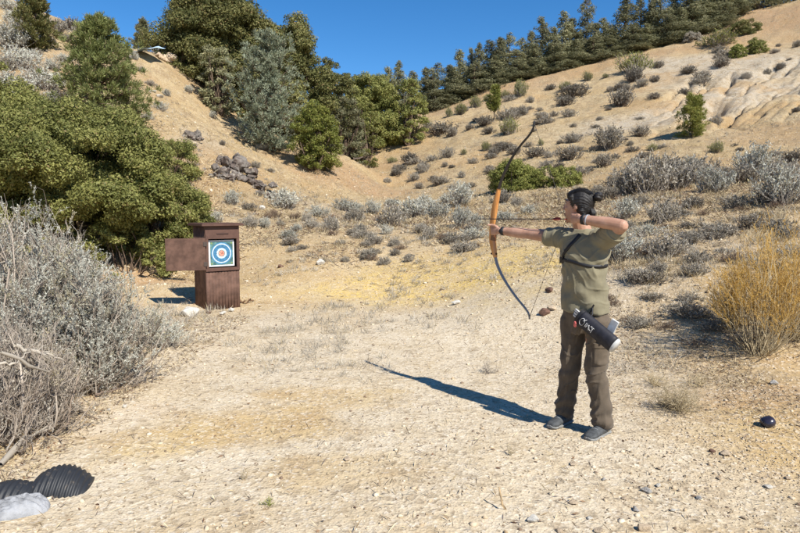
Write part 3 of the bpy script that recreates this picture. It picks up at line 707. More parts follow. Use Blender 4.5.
# pale sagebrush thick on the upper left slope
LL = [(8,50,30),(19,70,24),(41,90,28),(36,57,12),(8,95,26),(10,22,16),(17,28,18),(57,33,16),(66,42,13),(72,31,18),(81,38,16),(60,100,18),(92,46,14),(48,44,12),(4,36,16),(28,42,16),(22,60,14),(3,70,20),(30,82,16),(55,85,14),(20,105,22),(50,112,20),(70,118,16),(84,110,12),(6,120,26),(34,120,20),(62,62,10),(50,70,12),(45,24,12),(30,15,12),(5,10,14),(18,8,10),(76,60,9),(88,62,10),(100,50,12),(120,52,12),(133,60,10),(76,82,12),(150,86,8),(166,96,8),(141,72,8),(160,110,9),(148,120,10),(192,148,8),(222,145,7),(270,172,7),(255,168,9),(232,205,16),(215,222,14),(246,210,12),(265,228,12),(258,196,9),(296,232,10),(212,240,12),(188,92,9),(212,118,8),(262,150,8)]
for a, b_, c in LL: shrub(a, b_, c * 1.1, 'pale' if int(a) % 3 else ('sage' if int(a) % 2 else 'dull'), .9)

# two rounded olive bushes by the bow
for px_, by, wp, hp, lab, sd_ in [(516, 192, 46, 35, 'rounded olive green bush directly behind the upper bow limb, taller of the pair', 31), (561, 188, 50, 24, 'low spreading olive green bush just right of the taller rounded one', 33)]:
    p = hit(px_, by); W = wp / FPX * p[1]; Hh = hp / FPX * p[1]
    lobed_tree('green_bush', lab, 'bush', p + [0, .3 * W, -.1], W, W * .8, Hh + .1, M_YG, 60, .06, 4200, sd_, group='olive bushes behind the bow', lobe=(.26, .4))
# others that read as bushes
for px_, by, wp, hp, lab, m, sd_ in [(749, 35, 32, 18, 'dark green bush under the ridge pines in the orange soil', M_OAK, 41), (740, 58, 16, 15, 'left half of a green shrub pair on the white soil', M_YG, 42), (760, 54, 20, 17, 'darker right half of a green shrub pair on the white soil', M_JUN, 43), (695, 42, 20, 12, 'grey shrub under the ridge pines beside the flat green bush', M_SAGED, 44), (177, 156, 24, 16, 'green juniper tuft below the pine and left of the rock outcrop', M_JUN, 45)]:
    p = hit(px_, by); W = wp / FPX * p[1]; Hh = hp / FPX * p[1]
    lobed_tree('green_bush', lab, 'bush', p + [0, .3 * W, -.1], W, W * .8, Hh + .1, m, 34, .10, 1800, sd_, lobe=(.26, .4))
# young pines on the right slope
p = hit(692, 137)
conifer_thing('pine_tree', 'young olive green pine alone on the pale right slope', p - [0, 0, .05], conifer_meshes(38 / FPX * p[1], 33 / FPX * p[1], 71, nwh=11, per=6, tuft=(34, .17, .035), mat=M_YG, base=.04, up=.6, taper=.6, spread=.14, irregular=.35), .5)
p = hit(494, 121)
conifer_thing('pine_tree', 'thin green sapling with a bare trunk among the slope sagebrush', p, conifer_meshes(33 / FPX * p[1], 15 / FPX * p[1], 72, nwh=9, per=5, tuft=(22, .22, .06), mat=M_YG, base=.3, up=.5, taper=.6, spread=.2), .5)
shrub(382, 133, 13, 'dull', 1.9, 'leafless purple grey shrub in front of the green oaks of the draw')
# bare snag
p = hit(433, 110); g = Geo(); rs = np.random.RandomState(5); hh = 24 / FPX * p[1]
mains = np.array([[-.25, 0, hh], [.35, .1, hh * .75], [.1, -.2, hh * .55], [-.5, 0, hh * .6]])
pth = limb_paths(np.array([0, 0, -.1]), mains, rs, 6, .1); g.tubes(pth, np.linspace(1, .25, 6)[None] * np.array([.10, .07, .05, .05])[:, None], 5)
tag(link('dead_tree', g.mesh('dead_tree', M_DEADWOOD), None, p), 'bleached leafless snag at the left foot of the ridge pines', 'tree')

# wide sagebrush thicket at the right, each bush its own
for a, b_, c, hf, k in [(628,196,34,1.0,'sage'),(652,193,40,1.1,'sage'),(678,190,38,1.1,'sage'),(703,184,30,1.0,'sage'),(640,186,26,1.1,'pale'),(668,180,30,1.1,'sage'),(612,199,22,.7,'dull'),(692,176,24,1.0,'pale'),
    (760,178,40,1.0,'pale'),(745,183,26,.9,'dull'),(785,180,30,.9,'sage'),(797,165,24,1,'dull'),(728,178,18,.8,'dull')]:
    shrub(a, b_, c, k, hf)

# ------------------------------------------------------------------ tall detail plants
# golden rabbitbrush at the right
def rabbitbrush(px, py, hm, wm, label, seed, n=300):
    rs = np.random.RandomState(seed); g = Geo(); p0 = hit(px, py)
    a = rs.uniform(0, 6.283, n); q = rs.uniform(0, 1, n) ** .7
    E = np.stack([np.cos(a) * q * wm / 2, np.sin(a) * q * wm / 2, hm * (1 - .42 * q) * rs.uniform(.45, 1.1, n)], -1)
    B = np.stack([np.cos(a) * q * .10, np.sin(a) * q * .10, np.full(n, -.03)], -1)
    pth = limb_paths(B, E, rs, 7, .06)
    g.tubes(pth, np.linspace(1, .3, 7)[None] * .0035 * rs.uniform(.6, 1.5, (n, 1)), 3, 1, rs.uniform(.2, 1, n))
    m = 7; s = rs.uniform(.45, .98, (n, m)); k = np.clip((s * 6).astype(int), 0, 5); f = (s * 6 - k)[..., None]; ii = np.arange(n)[:, None]
    S = (pth[ii, k] * (1 - f) + pth[ii, k + 1] * f).reshape(-1, 3); D = unit((pth[ii, k + 1] - pth[ii, k]).reshape(-1, 3) + rs.normal(size=S.shape) * .035 + [0, 0, .03])
    D = unit(D + rs.normal(size=S.shape) * .3); L = rs.uniform(.06, .16, len(S)) * hm
    p2 = np.stack([S, S + D * L[:, None] * .5, S + D * L[:, None] + rs.normal(size=S.shape) * .01], 1)
    g.tubes(p2, np.array([.0018, .0014, .001])[None], 3, 0, rs.uniform(0, 1, len(S)))
    N = len(S) * 14; idx = rs.randint(0, len(S), N); u = rs.uniform(.1, 1, N)[:, None]
    A = S[idx] + D[idx] * L[idx][:, None] * u; DD = unit(D[idx] + rs.normal(size=A.shape) * .45)
    hz = A[:, 2] / hm
    g.leaves(A, DD, perp(DD, rs), .022 * rs.uniform(.5, 1.3, N), .004, 0, rs.uniform(0, 1, N), (rs.uniform(size=N) < np.clip(.55 - hz, .03, 1)) * .9)
    return tag(link('rabbitbrush', g.mesh('rabbitbrush', [M_GOLD, M_STRAW]), None, p0), label, 'shrub', 'golden rabbitbrush at the right')
rabbitbrush(760, 352, 1.36, 1.05, 'tall golden yellow rabbitbrush at the right edge, tallest of its clump', 1, 135)
rabbitbrush(800, 338, 1.25, 1.2, 'golden rabbitbrush cut off by the right edge behind the tallest one', 2, 150)
rabbitbrush(735, 325, .75, .6, 'thin golden rabbitbrush sprig left of the tallest one', 3, 110)

def dry_weed(px, py, hm, wm, label, seed, n=60, mat=None, name='dry_weed'):
    rs = np.random.RandomState(seed); g = Geo(); p0 = hit(px, py)
    a = rs.uniform(0, 6.283, n); q = rs.uniform(0, 1, n) ** .6
    E = np.stack([np.cos(a) * q * wm / 2, np.sin(a) * q * wm / 2, hm * (1 - .6 * q) * rs.uniform(.4, 1.1, n)], -1)
    pth = limb_paths(np.zeros((n, 3)) - [0, 0, .01], E, rs, 5, .15)
    g.tubes(pth, np.linspace(1, .3, 5)[None] * .0022 * rs.uniform(.6, 1.4, (n, 1)), 3, 0, rs.uniform(0, 1, n))
    S = pth[:, 2:4].reshape(-1, 3); S = np.repeat(S, 3, 0); D = unit(rs.normal(size=S.shape) + [0, 0, .5]); L = rs.uniform(.1, .3, len(S)) * hm
    g.tubes(np.stack([S, S + D * L[:, None] * .5, S + D * L[:, None]], 1), np.array([.0014, .001, .0007])[None], 3, 0, rs.uniform(0, 1, len(S)))
    return tag(link(name, g.mesh(name, mat or M_STRAW), None, p0), label, 'weed')
dry_weed(677, 410, .28, .55, 'low pale dry weed with a dark heart, right of the archer feet', 11, 110)
dry_weed(672, 408, .13, .25, 'dark twiggy core at the heart of the pale dry weed', 12, 60, M_DTWIG)
dry_weed(488, 373, .17, .28, 'small dry weed on the sand just above the archer shadow', 13, 26, M_TWIG)
dry_weed(270, 505, .07, .12, 'tiny green sprout alone on the pale trail', 14, 10, M_YG, 'green_sprout')
dry_weed(392/1.0, 600/1.5, .05, .12, 'sparse dry stems lying on the middle of the trail', 15, 8)
dry_weed(243, 480, .10, .06, 'single dry stem standing on the pale trail', 16, 5)
dry_weed(510, 455, .10, .06, 'thin dry sprig in front of the archer', 17, 6)
dry_weed(655, 385, .14, .4, 'flat straw coloured weed behind the pale dry weed', 18, 50)
dry_weed(700, 385, .14, .35, 'flat straw coloured weed right of the pale dry weed', 19, 40)

# more low grey brush in the flat and on the right-hand slope
rs = np.random.RandomState(77)
for k in range(46):
    a, b_ = rs.uniform(285, 480), rs.uniform(204, 262)
    shrub(a, b_, rs.uniform(9, 20), ['sage', 'dull', 'brown', 'pale'][k % 4], rs.uniform(.55, .9))
for k in range(40):
    a, b_ = rs.uniform(600, 800), rs.uniform(198, 330)
    if a > 705 and b_ > 280: continue
    shrub(a, b_, rs.uniform(14, 30), ['dull', 'brown', 'sage'][k % 3], rs.uniform(.45, .75))
for k in range(34):
    a = rs.uniform(440, 790); b_ = rs.uniform(100, 185)
    if abs(a - 692) < 26 or b_ < 128 - (a - 440) * .25: continue
    shrub(a, b_, rs.uniform(5, 11), ['dull', 'sage'][k % 2], rs.uniform(.6, .9))
# ------------------------------------------------------------------ big foreground sagebrush
def big_sage(label, px, py, hm, wm, dm, seed, nst=260, leafm=M_SAGEL, dead=.25, z=None, lean=(0, 0), nl=26):
    rs = np.random.RandomState(seed); p0 = hit(px, py)
    g = Geo(); gb = Geo()
    a = rs.uniform(0, 6.283, nst); q = rs.uniform(0, 1, nst) ** .55
    lob = 1 + .18 * np.sin(a * 3 + seed) + .1 * np.sin(a * 5)
    E = np.stack([np.cos(a) * q * wm / 2 * lob + lean[0] * hm, np.sin(a) * q * dm / 2 * lob + lean[1] * hm, hm * np.sqrt(np.clip(1 - (q * .93) ** 2, .03, 1)) * rs.uniform(.72, 1.08, nst)], -1)
    B = np.stack([np.cos(a) * q * .16, np.sin(a) * q * .14, np.full(nst, -.06)], -1)
    K = 8; p = limb_paths(B, E, rs, K, .13); t = np.linspace(0, 1, K)
    p[:, :, 2] -= (np.sin(t * np.pi)[None] * .16 * hm * q[:, None])
    rad = np.linspace(1, .18, K)[None] * .011 * rs.uniform(.45, 1.7, (nst, 1))
    gb.tubes(p, rad, 5, 0, rs.uniform(0, 1, nst))
    m = 9; s = rs.uniform(.3, .98, (nst, m)); k = np.clip((s * (K - 1)).astype(int), 0, K - 2); f = (s * (K - 1) - k)[..., None]; ii = np.arange(nst)[:, None]
    S = (p[ii, k] * (1 - f) + p[ii, k + 1] * f).reshape(-1, 3); D = unit((p[ii, k + 1] - p[ii, k]).reshape(-1, 3)); D = unit(D + rs.normal(size=S.shape) * .35 + [0, 0, .35])
    L = hm * rs.uniform(.12, .30, len(S)); E2 = S + D * L[:, None]
    p2 = limb_paths(S, E2, rs, 4, .12)
    gb.tubes(p2, np.array([.0034, .0026, .0018, .0008])[None] * rs.uniform(.7, 1.3, (len(S), 1)), 3, 0, rs.uniform(.2, 1, len(S)))
    # third order shoots
    m3 = 3; idx = np.repeat(np.arange(len(S)), m3); u = rs.uniform(.3, .9, len(idx))[:, None]
    S3 = p2[idx, 0] * (1 - u) + p2[idx, 3] * u; D3 = unit(D[idx] + rs.normal(size=S3.shape) * .4 + [0, 0, .2]); L3 = rs.uniform(.05, .13, len(idx))
    p3 = np.stack([S3, S3 + D3 * L3[:, None] * .5, S3 + D3 * L3[:, None] + rs.normal(size=S3.shape) * .006], 1)
    gb.tubes(p3, np.array([.0016, .0013, .0007])[None], 3, 0, rs.uniform(.3, 1, len(idx)))
    # leaves
    live = rs.uniform(size=nst) > dead
    n = len(idx) * nl; j = rs.randint(0, len(idx), n); stem = (idx[j] // m)
    u = rs.uniform(.1, 1.05, n)[:, None]
    A = p3[j, 0] * (1 - u) + p3[j, 2] * u; ok = live[stem] & (A[:, 2] > .25 * hm * rs.uniform(.2, 1, n)); A = A[ok]; j = j[ok]
    DD = unit(D3[j] * .8 + rs.normal(size=A.shape) * .6 + [0, 0, .15])
    tone = rs.uniform(.2, .85, nst)[stem[ok]]
    accs = (rs.uniform(size=nst) < .3)[stem[ok]]
    sz = .019 * rs.uniform(.5, 1.3, len(A))
    g.leaves(A, DD, perp(DD, rs), sz, sz * .38, 0, tone + rs.normal(size=len(A)) * .2, accs * rs.uniform(0, .9, len(A)))
    th = thing('sagebrush', label, 'shrub', p0 - [0, 0, .02], 0, 'large foreground sagebrush at the left')
    link('foliage', g.mesh('foliage', leafm), th); link('branches', gb.mesh('branches', M_SILVER if False else M_TWIGL), th)
    return th
M_TWIGL = leafmat('weathered sage twig', (.20,.15,.11), (.47,.41,.34), trans=0, rough=.85)
big_sage('big silver sagebrush nearest the trail, in front of the juniper bush', 68, 386, 1.10, 1.36, 1.3, 1, 250, dead=.2)
big_sage('large grey sagebrush cut off by the left edge, tall feathery tips', 12, 372, 1.42, 1.7, 1.6, 2, 260, dead=.3)
big_sage('dead looking grey brown sagebrush at the left edge under the tall one', 8, 432, .72, 1.15, .9, 3, 170, M_SAGE, dead=.72, nl=14)
big_sage('purple grey back sagebrush on the far side of the foreground clump', 50, 335, 1.05, 1.6, 1.3, 4, 170, M_SAGE, dead=.45, nl=16)
# low blue grey sprig right of the clump
sm = sage_mesh(210, M_SAGEL, 90, 90, .42, 1.0, .026, .35, r0=.005)
p = hit(163, 347); tag(link('sagebrush', sm, None, p, .4, (.82, .6, .72)), 'low pale blue grey sage sprig at the right foot of the foreground clump', 'shrub')
p = hit(133, 340); tag(link('sagebrush', sm, None, p, 2.4, (.6, .6, .8)), 'small grey sage sprig tucked against the foreground clump', 'shrub')

# bleached branches and stems lying out of the clump
rs = np.random.RandomState(9)
def branch(label, pts, r, mat=M_SILVER, name='dead_branch', twigs=6):
    g = Geo(); pts = np.array(pts, float); K = 12; t = np.linspace(0, 1, len(pts)); tt = np.linspace(0, 1, K)
    q = np.stack([np.interp(tt, t, pts[:, k]) for k in range(3)], -1); o = q[0].copy(); q = q - o
    q[1:-1] += rs.normal(size=(K - 2, 3)) * r * .7
    g.tubes(q[None], (np.linspace(1, .35, K) * r * (1 + .2 * rs.normal(size=K)))[None], 7, 0, np.array([rs.uniform(.4, 1)]))
    for _ in range(twigs):
        k = rs.randint(3, K - 1); d = unit(q[k] - q[k - 1] + rs.normal(size=3) * .03); d = unit(d + rs.normal(size=3) * .5); L = rs.uniform(.08, .25)
        g.tubes(limb_paths(q[k][None], (q[k] + d * L)[None], rs, 5, .12), (np.linspace(1, .2, 5) * r * .35)[None], 4, 0, np.array([rs.uniform(.2, 1)]))
    return tag(link(name, g.mesh(name, mat, True), None, o), label, 'branch')
def gp(px, py, dz=0): return hit(px, py) + [0, 0, dz]
branch('thick bleached branch sloping down to the ground at the lower left', [gp(0, 468, .02), gp(45, 425, .10), gp(75, 395, .16), gp(88, 372, .30)], .017)
branch('second bleached branch beside the thick sloping one', [gp(10, 455, .02), gp(52, 432, .05), gp(66, 400, .12), gp(60, 380, .25)], .010)
branch('pale bleached branch jutting right through the sagebrush foot', [P(0, 352, 3.6), P(35, 366, 3.8), P(66, 382, 4.2), P(85, 396, 4.6)], .012, twigs=9)
branch('curved pale branch above the jutting one', [P(15, 345, 3.9), P(35, 352, 4.0), P(52, 357, 4.1), P(66, 362, 4.2)], .013, twigs=7)
branch('short bleached twig poking out of the sagebrush at the left edge', [P(-5, 364, 3.7), P(18, 362, 3.8), P(30, 350, 3.9)], .010)
branch('dark twig lying on bare soil in front of the sagebrush', [gp(70, 412, .02), gp(86, 417, .03), gp(98, 422, .01)], .007, M_DTWIG, twigs=2)
branch('dark stick shadowed on the soil below the foreground clump', [gp(95, 398, .03), gp(118, 394, .04), gp(140, 388, .02)], .008, M_DTWIG, twigs=5)
branch('upright light brown stick at the bottom edge', [gp(506, 536, 0), P(505, 520, 3.06), P(499, 487, 3.1)], .011, plain('tan stick', (.36, .26, .15), .9, .2, 20, .3), 'stick', twigs=1)
branch('broken brown plank end lying beside the target box', [gp(236, 303, .03), gp(245, 304, .04), gp(254, 302, .03)], .03, M_BROWNLEAF, twigs=2)
branch('fallen grey log lying in the gully mouth', [gp(352, 160, .1), gp(366, 159, .12), gp(378, 155, .1)], .07, M_DTWIG, twigs=2)

# ------------------------------------------------------------------ stones
def rock_mesh(seed, mat, rough=.28, sub=3, flat=1.0):
    """angular stone: hull of scattered points, edges slightly worn"""
    import bmesh
    rs = np.random.RandomState(seed); bm = bmesh.new(); pts = rdirs(17, rs) * .5 * rs.uniform(.8, 1, (17, 1)) * np.array([1, rs.uniform(.65, .95), flat * rs.uniform(.62, .9)])
    for p in pts: bm.verts.new(p)
    r = bmesh.ops.convex_hull(bm, input=bm.verts); bmesh.ops.delete(bm, geom=[g_ for g_ in r['geom_interior'] if isinstance(g_, bmesh.types.BMVert)], context='VERTS')
    bmesh.ops.bevel(bm, geom=bm.edges[:], offset=.022, segments=1, affect='EDGES')
    bmesh.ops.triangulate(bm, faces=bm.faces[:]); bmesh.ops.subdivide_edges(bm, edges=bm.edges[:], cuts=2, use_grid_fill=True); bmesh.ops.triangulate(bm, faces=bm.faces[:])
    V = np.array([v.co[:] for v in bm.verts]); V *= 1 + rough * .28 * fbm(V[:, 0] * 6 + seed, V[:, 1] * 6 + V[:, 2] * 5.1, seed, 3)[:, None]
    for v, c in zip(bm.verts, V): v.co = c
    me = bpy.data.meshes.new('rock'); bm.to_mesh(me); bm.free(); me.materials.append(mat)
    me.polygons.foreach_set('use_smooth', np.ones(len(me.polygons), bool)); me.set_sharp_from_angle(angle=.35)
    return me
M_RW = plain('white rock', (.52, .49, .43), .9, .2, 8, .22, .6, 40, .01)
M_RT = plain('tan rock', (.46, .36, .25), .9, .2, 8, .3, .7, 40, .01)
M_RG = plain('grey rock', (.36, .34, .31), .9, .2, 8, .3, .7, 40, .01)
M_RB = plain('red brown rock', (.15, .085, .06), .85, .25, 10, .35, .7, 40, .01)
RM = {k: [rock_mesh(s, m) for s in sd_] for k, m, sd_ in [('w', M_RW, (1, 2, 3)), ('t', M_RT, (4, 5, 6)), ('g', M_RG, (7, 8)), ('b', M_RB, (9, 10))]}
nr = 0
def rock(px, py, w, k, label, hf=.8, emb=.25):
    global nr; nr += 1
    p = hit(px, py); W = w / FPX * p[1]
    return tag(link('rock', RM[k][nr % len(RM[k])], None, p + [0, W * .3, W * .3 * hf * (1 - emb)], nr * 1.9, (W * 1.1, W * 1.1, W * hf)), label, 'rock', 'loose rocks on the ground')
rock(187, 317, 29, 'w', 'largest flat white rock at the foot of the target box', .62)
rock(222, 315, 8, 'w', 'small white stone under the front of the target box', 1)
rock(231, 312, 7, 'w', 'white stone at the right front corner of the target box', 1.1)
rock(208, 314, 8, 'b', 'dark stone under the left front of the target box', .8)
rock(456, 305, 11, 'w', 'white rock alone on the sand below the yellow bank', 1)
rock(550, 293, 12, 'b', 'dark red brown rock just left of the archer waist', .9)
rock(546, 316, 16, 'b', 'brown rock with a pale top left of the quiver', .8)
rock(553, 311, 11, 't', 'tan rock resting against the brown one beside the archer', 1)
rock(320, 265, 11, 'w', 'white pocked rock in the sagebrush flat', 1)
rock(262, 210, 10, 'w', 'white boulder beside the rusty brush heap', .9)
rock(347, 461, 0.1 + 9, 't', 'rounded stone tinted tan in the middle of the trail', .7)
for q, (a, b_, c, k, l) in enumerate([(534, 523, 15, 'w', 'pale blue white stone at the bottom edge right of the stick'), (574, 505, 10, 't', 'tan stone in the gravel below the archer'), (574, 466, 9, 't', 'tan stone just below the archer rear shoe'),
    (646, 533, 18, 't', 'largest tan stone at the bottom edge'), (637, 512, 11, 'g', 'grey white stone above the large bottom edge one'), (600, 534, 12, 't', 'upright tan stone at the bottom edge'), (648, 494, 13, 'g', 'grey stone in the right foreground gravel'), (660, 488, 9, 'w', 'pale stone right of the grey foreground one'), (674, 512, 8, 'w', 'white stone low in the right foreground'),
    (770, 489, 9, 'w', 'white stone in the grey gravel at the lower right'), (727, 456, 12, 't', 'tan stone in a small hollow below the black ball'), (713, 453, 8, 'b', 'dark stone beside the tan one below the black ball'), (604, 481, 7, 'g', 'small dark grey stone below the archer'), (776, 385, 10, 'g', 'grey stone under the golden rabbitbrush'),
    (660, 470, 7, 't', 'small tan stone right of the archer feet'), (700, 500, 8, 'g', 'small grey stone in the right foreground'), (625, 500, 7, 't', 'small tan stone left of the grey foreground one'), (720, 480, 7, 't', 'small tan stone midway to the lower right corner'), (590, 520, 7, 'w', 'small white stone near the bottom edge'), (123, 408, 8, 'w', 'small white stone on bare soil beside the foreground clump'), (108, 411, 6, 'w', 'tiny white stone beside the small one near the clump'), (280, 268, 8, 'b', 'dark stone pair on the sand right of the box'), (190, 255 + 45, 5, 't', 'tan stone behind the box'), (790, 480, 8, 't', 'tan stone at the right edge in the gravel'), (745, 520, 8, 't', 'tan stone near the lower right corner'), (560, 533, 9, 't', 'tan stone at the bottom edge below the archer')]):
    rock(a, b_, c, k, l, .75)
# outcrop: jagged slabs on the left slope
def outcrop(name, label, spots, mat, seed):
    rs = np.random.RandomState(seed); c0 = hit(*spots[0][:2]); g = Geo()
    import bmesh
    for px_, py_, w, hf in spots:
        c = hit(px_, py_)
        for _ in range(7):
            me = rock_mesh(rs.randint(1000), mat, .3, 3); W = w / FPX * c[1] * rs.uniform(.5, 1.25)
            V = np.array([v.co[:] for v in me.vertices]); F = np.array([f.vertices[:] for f in me.polygons])
            V *= 1 + .30 * fbm(V[:, 0] * 5 + _, V[:, 1] * 5 + V[:, 2] * 6, rs.randint(99), 3)[:, None]
            an = rs.uniform(0, 6.28); ca, sa = math.cos(an), math.sin(an)
            V = V * [W, W * .8, W * hf]; V = V @ np.array([[ca, sa, 0], [-sa, ca, 0], [0, 0, 1]])
            g.add(V + c - c0 + [rs.normal() * W * .42, rs.normal() * W * .2 + W * .2, W * hf * .12 + rs.normal() * W * .12], T=F); bpy.data.meshes.remove(me)
    o = link(name, g.mesh(name, mat), None, c0); return tag(o, label, 'rock')
def outcrop_mat():
    m, nt, N, L, b = newmat('fractured rock'); tc = N.new('ShaderNodeTexCoord').outputs['Object']
    n1 = noise(nt, tc, 1.6, 6, .7); n2 = noise(nt, tc, 7, 6, .7)
    c = mix(nt, ramp(nt, n1, .4, .6), (.20, .175, .15), (.09, .062, .048)); c = mix(nt, ramp(nt, n2, .52, .72), c, (.42, .37, .30))
    L.new(c, b.inputs['Base Color']); b.inputs['Roughness'].default_value = .9
    L.new(bump(nt, voro(nt, tc, 5).outputs['Distance'], .8, .12, bump(nt, n2, .8, .08)), b.inputs['Normal']); return m
M_OUT = outcrop_mat()
outcrop('rock_outcrop', 'jagged grey and purple brown rock outcrop on the left slope above the box', [(214, 172, 16, .9), (222, 166, 20, 1.2), (232, 166, 20, 1.1), (208, 176, 10, .7), (240, 178, 18, .8), (250, 184, 14, .7), (254, 187, 13, .7), (262, 194, 11, .7), (245, 181, 14, .7), (228, 180, 14, .7), (258, 190, 11, .7), (265, 198, 9, .6), (218, 178, 12, .7)], M_OUT, 3)
outcrop('rock_outcrop', 'small dark boulder uphill of the outcrop near the pine', [(190, 138, 12, 1.0), (187, 136, 10, .9), (193, 140, 9, .8)], M_OUT, 4)
rock(151, 92, 9, 'w', 'pale rock on the slope right of the pine, upper one', .7)
rock(158, 97, 10, 'w', 'pale rock on the slope right of the pine, lower one', .6)
outcrop('sandstone_block', 'tan sandstone block on the left skyline beside the blue sheet', [(163, 60, 13, 1.0), (158, 58, 8, .9), (168, 58, 9, 1.1)], M_RT, 6)
p = hit(271, 217)
for k, (a, b_, c) in enumerate([(268, 218, 12), (275, 217, 11), (272, 213, 9)]):
    shrub(a, b_, c, 'brown', .9, ['rusty red dead brush heap below the outcrop, left clump', 'rusty red dead brush heap below the outcrop, right clump', 'rusty red dead brush heap below the outcrop, rear clump'][k])
# blue sheet on the skyline
c = hit(146, 58); g = Geo()
V = []
for i in range(9):
    for j in range(5):
        u, v = i / 8, j / 4; V.append([(u - .5) * 1.9, (v - .5) * 1.2, .42 - .35 * abs(u - .75) + .05 * math.sin(i * 1.7 + j) + v * .35])
Q = [[i * 5 + j, (i + 1) * 5 + j, (i + 1) * 5 + j + 1, i * 5 + j + 1] for i in range(8) for j in range(4)]
g.add(V, Q); me = g.mesh('tarp', plain('pale blue sheet', (.42, .55, .66), .5, .4, 5, .12), True)
tag(link('tarp', me, None, c, -.2), 'pale blue sheet draped on the left skyline beside the sandstone block', 'tarp')

# ------------------------------------------------------------------ gravel, litter and straw (uncountable)
def ico():
    import bmesh
    bm = bmesh.new(); bmesh.ops.create_icosphere(bm, subdivisions=1, radius=.5); V = np.array([v.co[:] for v in bm.verts]); F = np.array([[v.index for v in f.verts] for f in bm.faces]); bm.free(); return V, F
def scatter_xy(n, ymax, rs, pw=1.0, ymin=2.3):
    """more per area close by, out to ymax"""
    Y = ymin * (ymax / ymin) ** rs.uniform(0, 1, n) ** pw; X = Y * rs.uniform(-.78, .78, n)
    return X, Y
def gravel(n, ymax, smin, smax, seed, dens, mat, name, label, pw=1.0):
    rs = np.random.RandomState(seed); X, Y = scatter_xy(n, ymax, rs, pw); k = rs.uniform(size=n) < dens(X, Y); X, Y = X[k], Y[k]; n = len(X); Z = H(X, Y)
    bv, bf = ico(); s = smin * (smax / smin) ** (rs.uniform(0, 1, n) ** 2.6); s = s * np.clip(Y / 7, .8, 3)
    A = rs.uniform(.6, 1.3, (n, 1, 3)) * [1, 1, .7]; V = bv[None] * A * (1 + rs.normal(size=(n, len(bv), 1)) * .24)
    an = rs.uniform(0, 6.28, n); c, s_ = np.cos(an)[:, None], np.sin(an)[:, None]
    V = np.stack([V[..., 0] * c - V[..., 1] * s_, V[..., 0] * s_ + V[..., 1] * c, V[..., 2]], -1) * s[:, None, None] + np.stack([X, Y, Z + s * .12], -1)[:, None]
    F = (bf[None] + (np.arange(n) * len(bv))[:, None, None]).reshape(-1, 3)
    g = Geo(); g.add(V.reshape(-1, 3), T=F, var=np.repeat(rs.uniform(0, 1, n), len(bv)), acc=np.repeat((rs.uniform(size=n) < .09) * .9, len(bv)))
    o = link(name, g.mesh(name, mat), None); o['kind'] = 'stuff'; return o
M_GRV = leafmat('gravel stone', (.36,.27,.17), (.58,.49,.36), (.15,.10,.07), trans=0, rough=.9)
def dens_fg(X, Y):
    right = sstep(.6, 2.2, X - .05 * Y + .3 * fbm(X, Y, 71, 3)); patch = sstep(-.25, .35, fbm(X / .7, Y / .7, 72, 3))
    return np.clip(.16 + .75 * right * (.4 + .6 * patch) + .25 * (Y > 9), 0, 1)
gravel(110000, 14, .004, .021, 5, dens_fg, M_GRV, 'gravel', '')
def dens_hill(X, Y): return np.clip(.35 + .5 * sstep(0, .4, fbm(X / 2.5, Y / 2.5, 73, 3)), 0, 1)
gravel(22000, 60, .010, .045, 6, dens_hill, M_GRV, 'slope_gravel', '', pw=.6)

def litter(n, ymax, seed, dens, mat, name, L0, w0, standing, pw=1.0, ymin=2.6):
    rs = np.random.RandomState(seed); X, Y = scatter_xy(n, ymax, rs, pw, ymin); k = rs.uniform(size=n) < dens(X, Y); X, Y = X[k], Y[k]; n = len(X); Z = H(X, Y)
    g = Geo(); D = unit(np.stack([rs.normal(size=n), rs.normal(size=n), np.abs(rs.normal(size=n)) * standing + .03], -1)); L = L0 * rs.uniform(.4, 1.5, n) * np.clip(Y / 7, .8, 3)
    g.leaves(np.stack([X, Y, Z + .004], -1), D, perp(D, rs), L, w0 * np.clip(Y / 7, .8, 3.2) * rs.uniform(.6, 1.4, n), 0, rs.uniform(0, 1, n), (rs.uniform(size=n) < .25) * .9)
    o = link(name, g.mesh(name, mat), None); o['kind'] = 'stuff'; return o
def dens_lit(X, Y):
    a = sstep(1.2, 3.0, X - .15 * (Y - 5) + .5 * fbm(X, Y, 75, 3)) * sstep(4.2, 6, Y + .15 * X); b = sstep(11, 15, Y) * (1 - sstep(24, 32, Y)) * sstep(-.3, .3, fbm(X / 1.5, Y / 1.5, 76, 3))
    c = (X < -2.2) * (Y < 9) * .5
    return np.clip(np.maximum(np.maximum(a * sstep(-.4, .3, fbm(X / .6, Y / .6, 77, 3)), b), c) + .03, 0, 1)
litter(130000, 26, 8, dens_lit, M_STRAW, 'dry_straw', .075, .006, .5, .9)
litter(80000, 26, 9, dens_lit, M_DTWIG, 'twig_litter', .085, .006, .35, .9)
litter(30000, 26, 10, dens_lit, M_BROWNLEAF, 'leaf_litter', .035, .014, .25, .9)
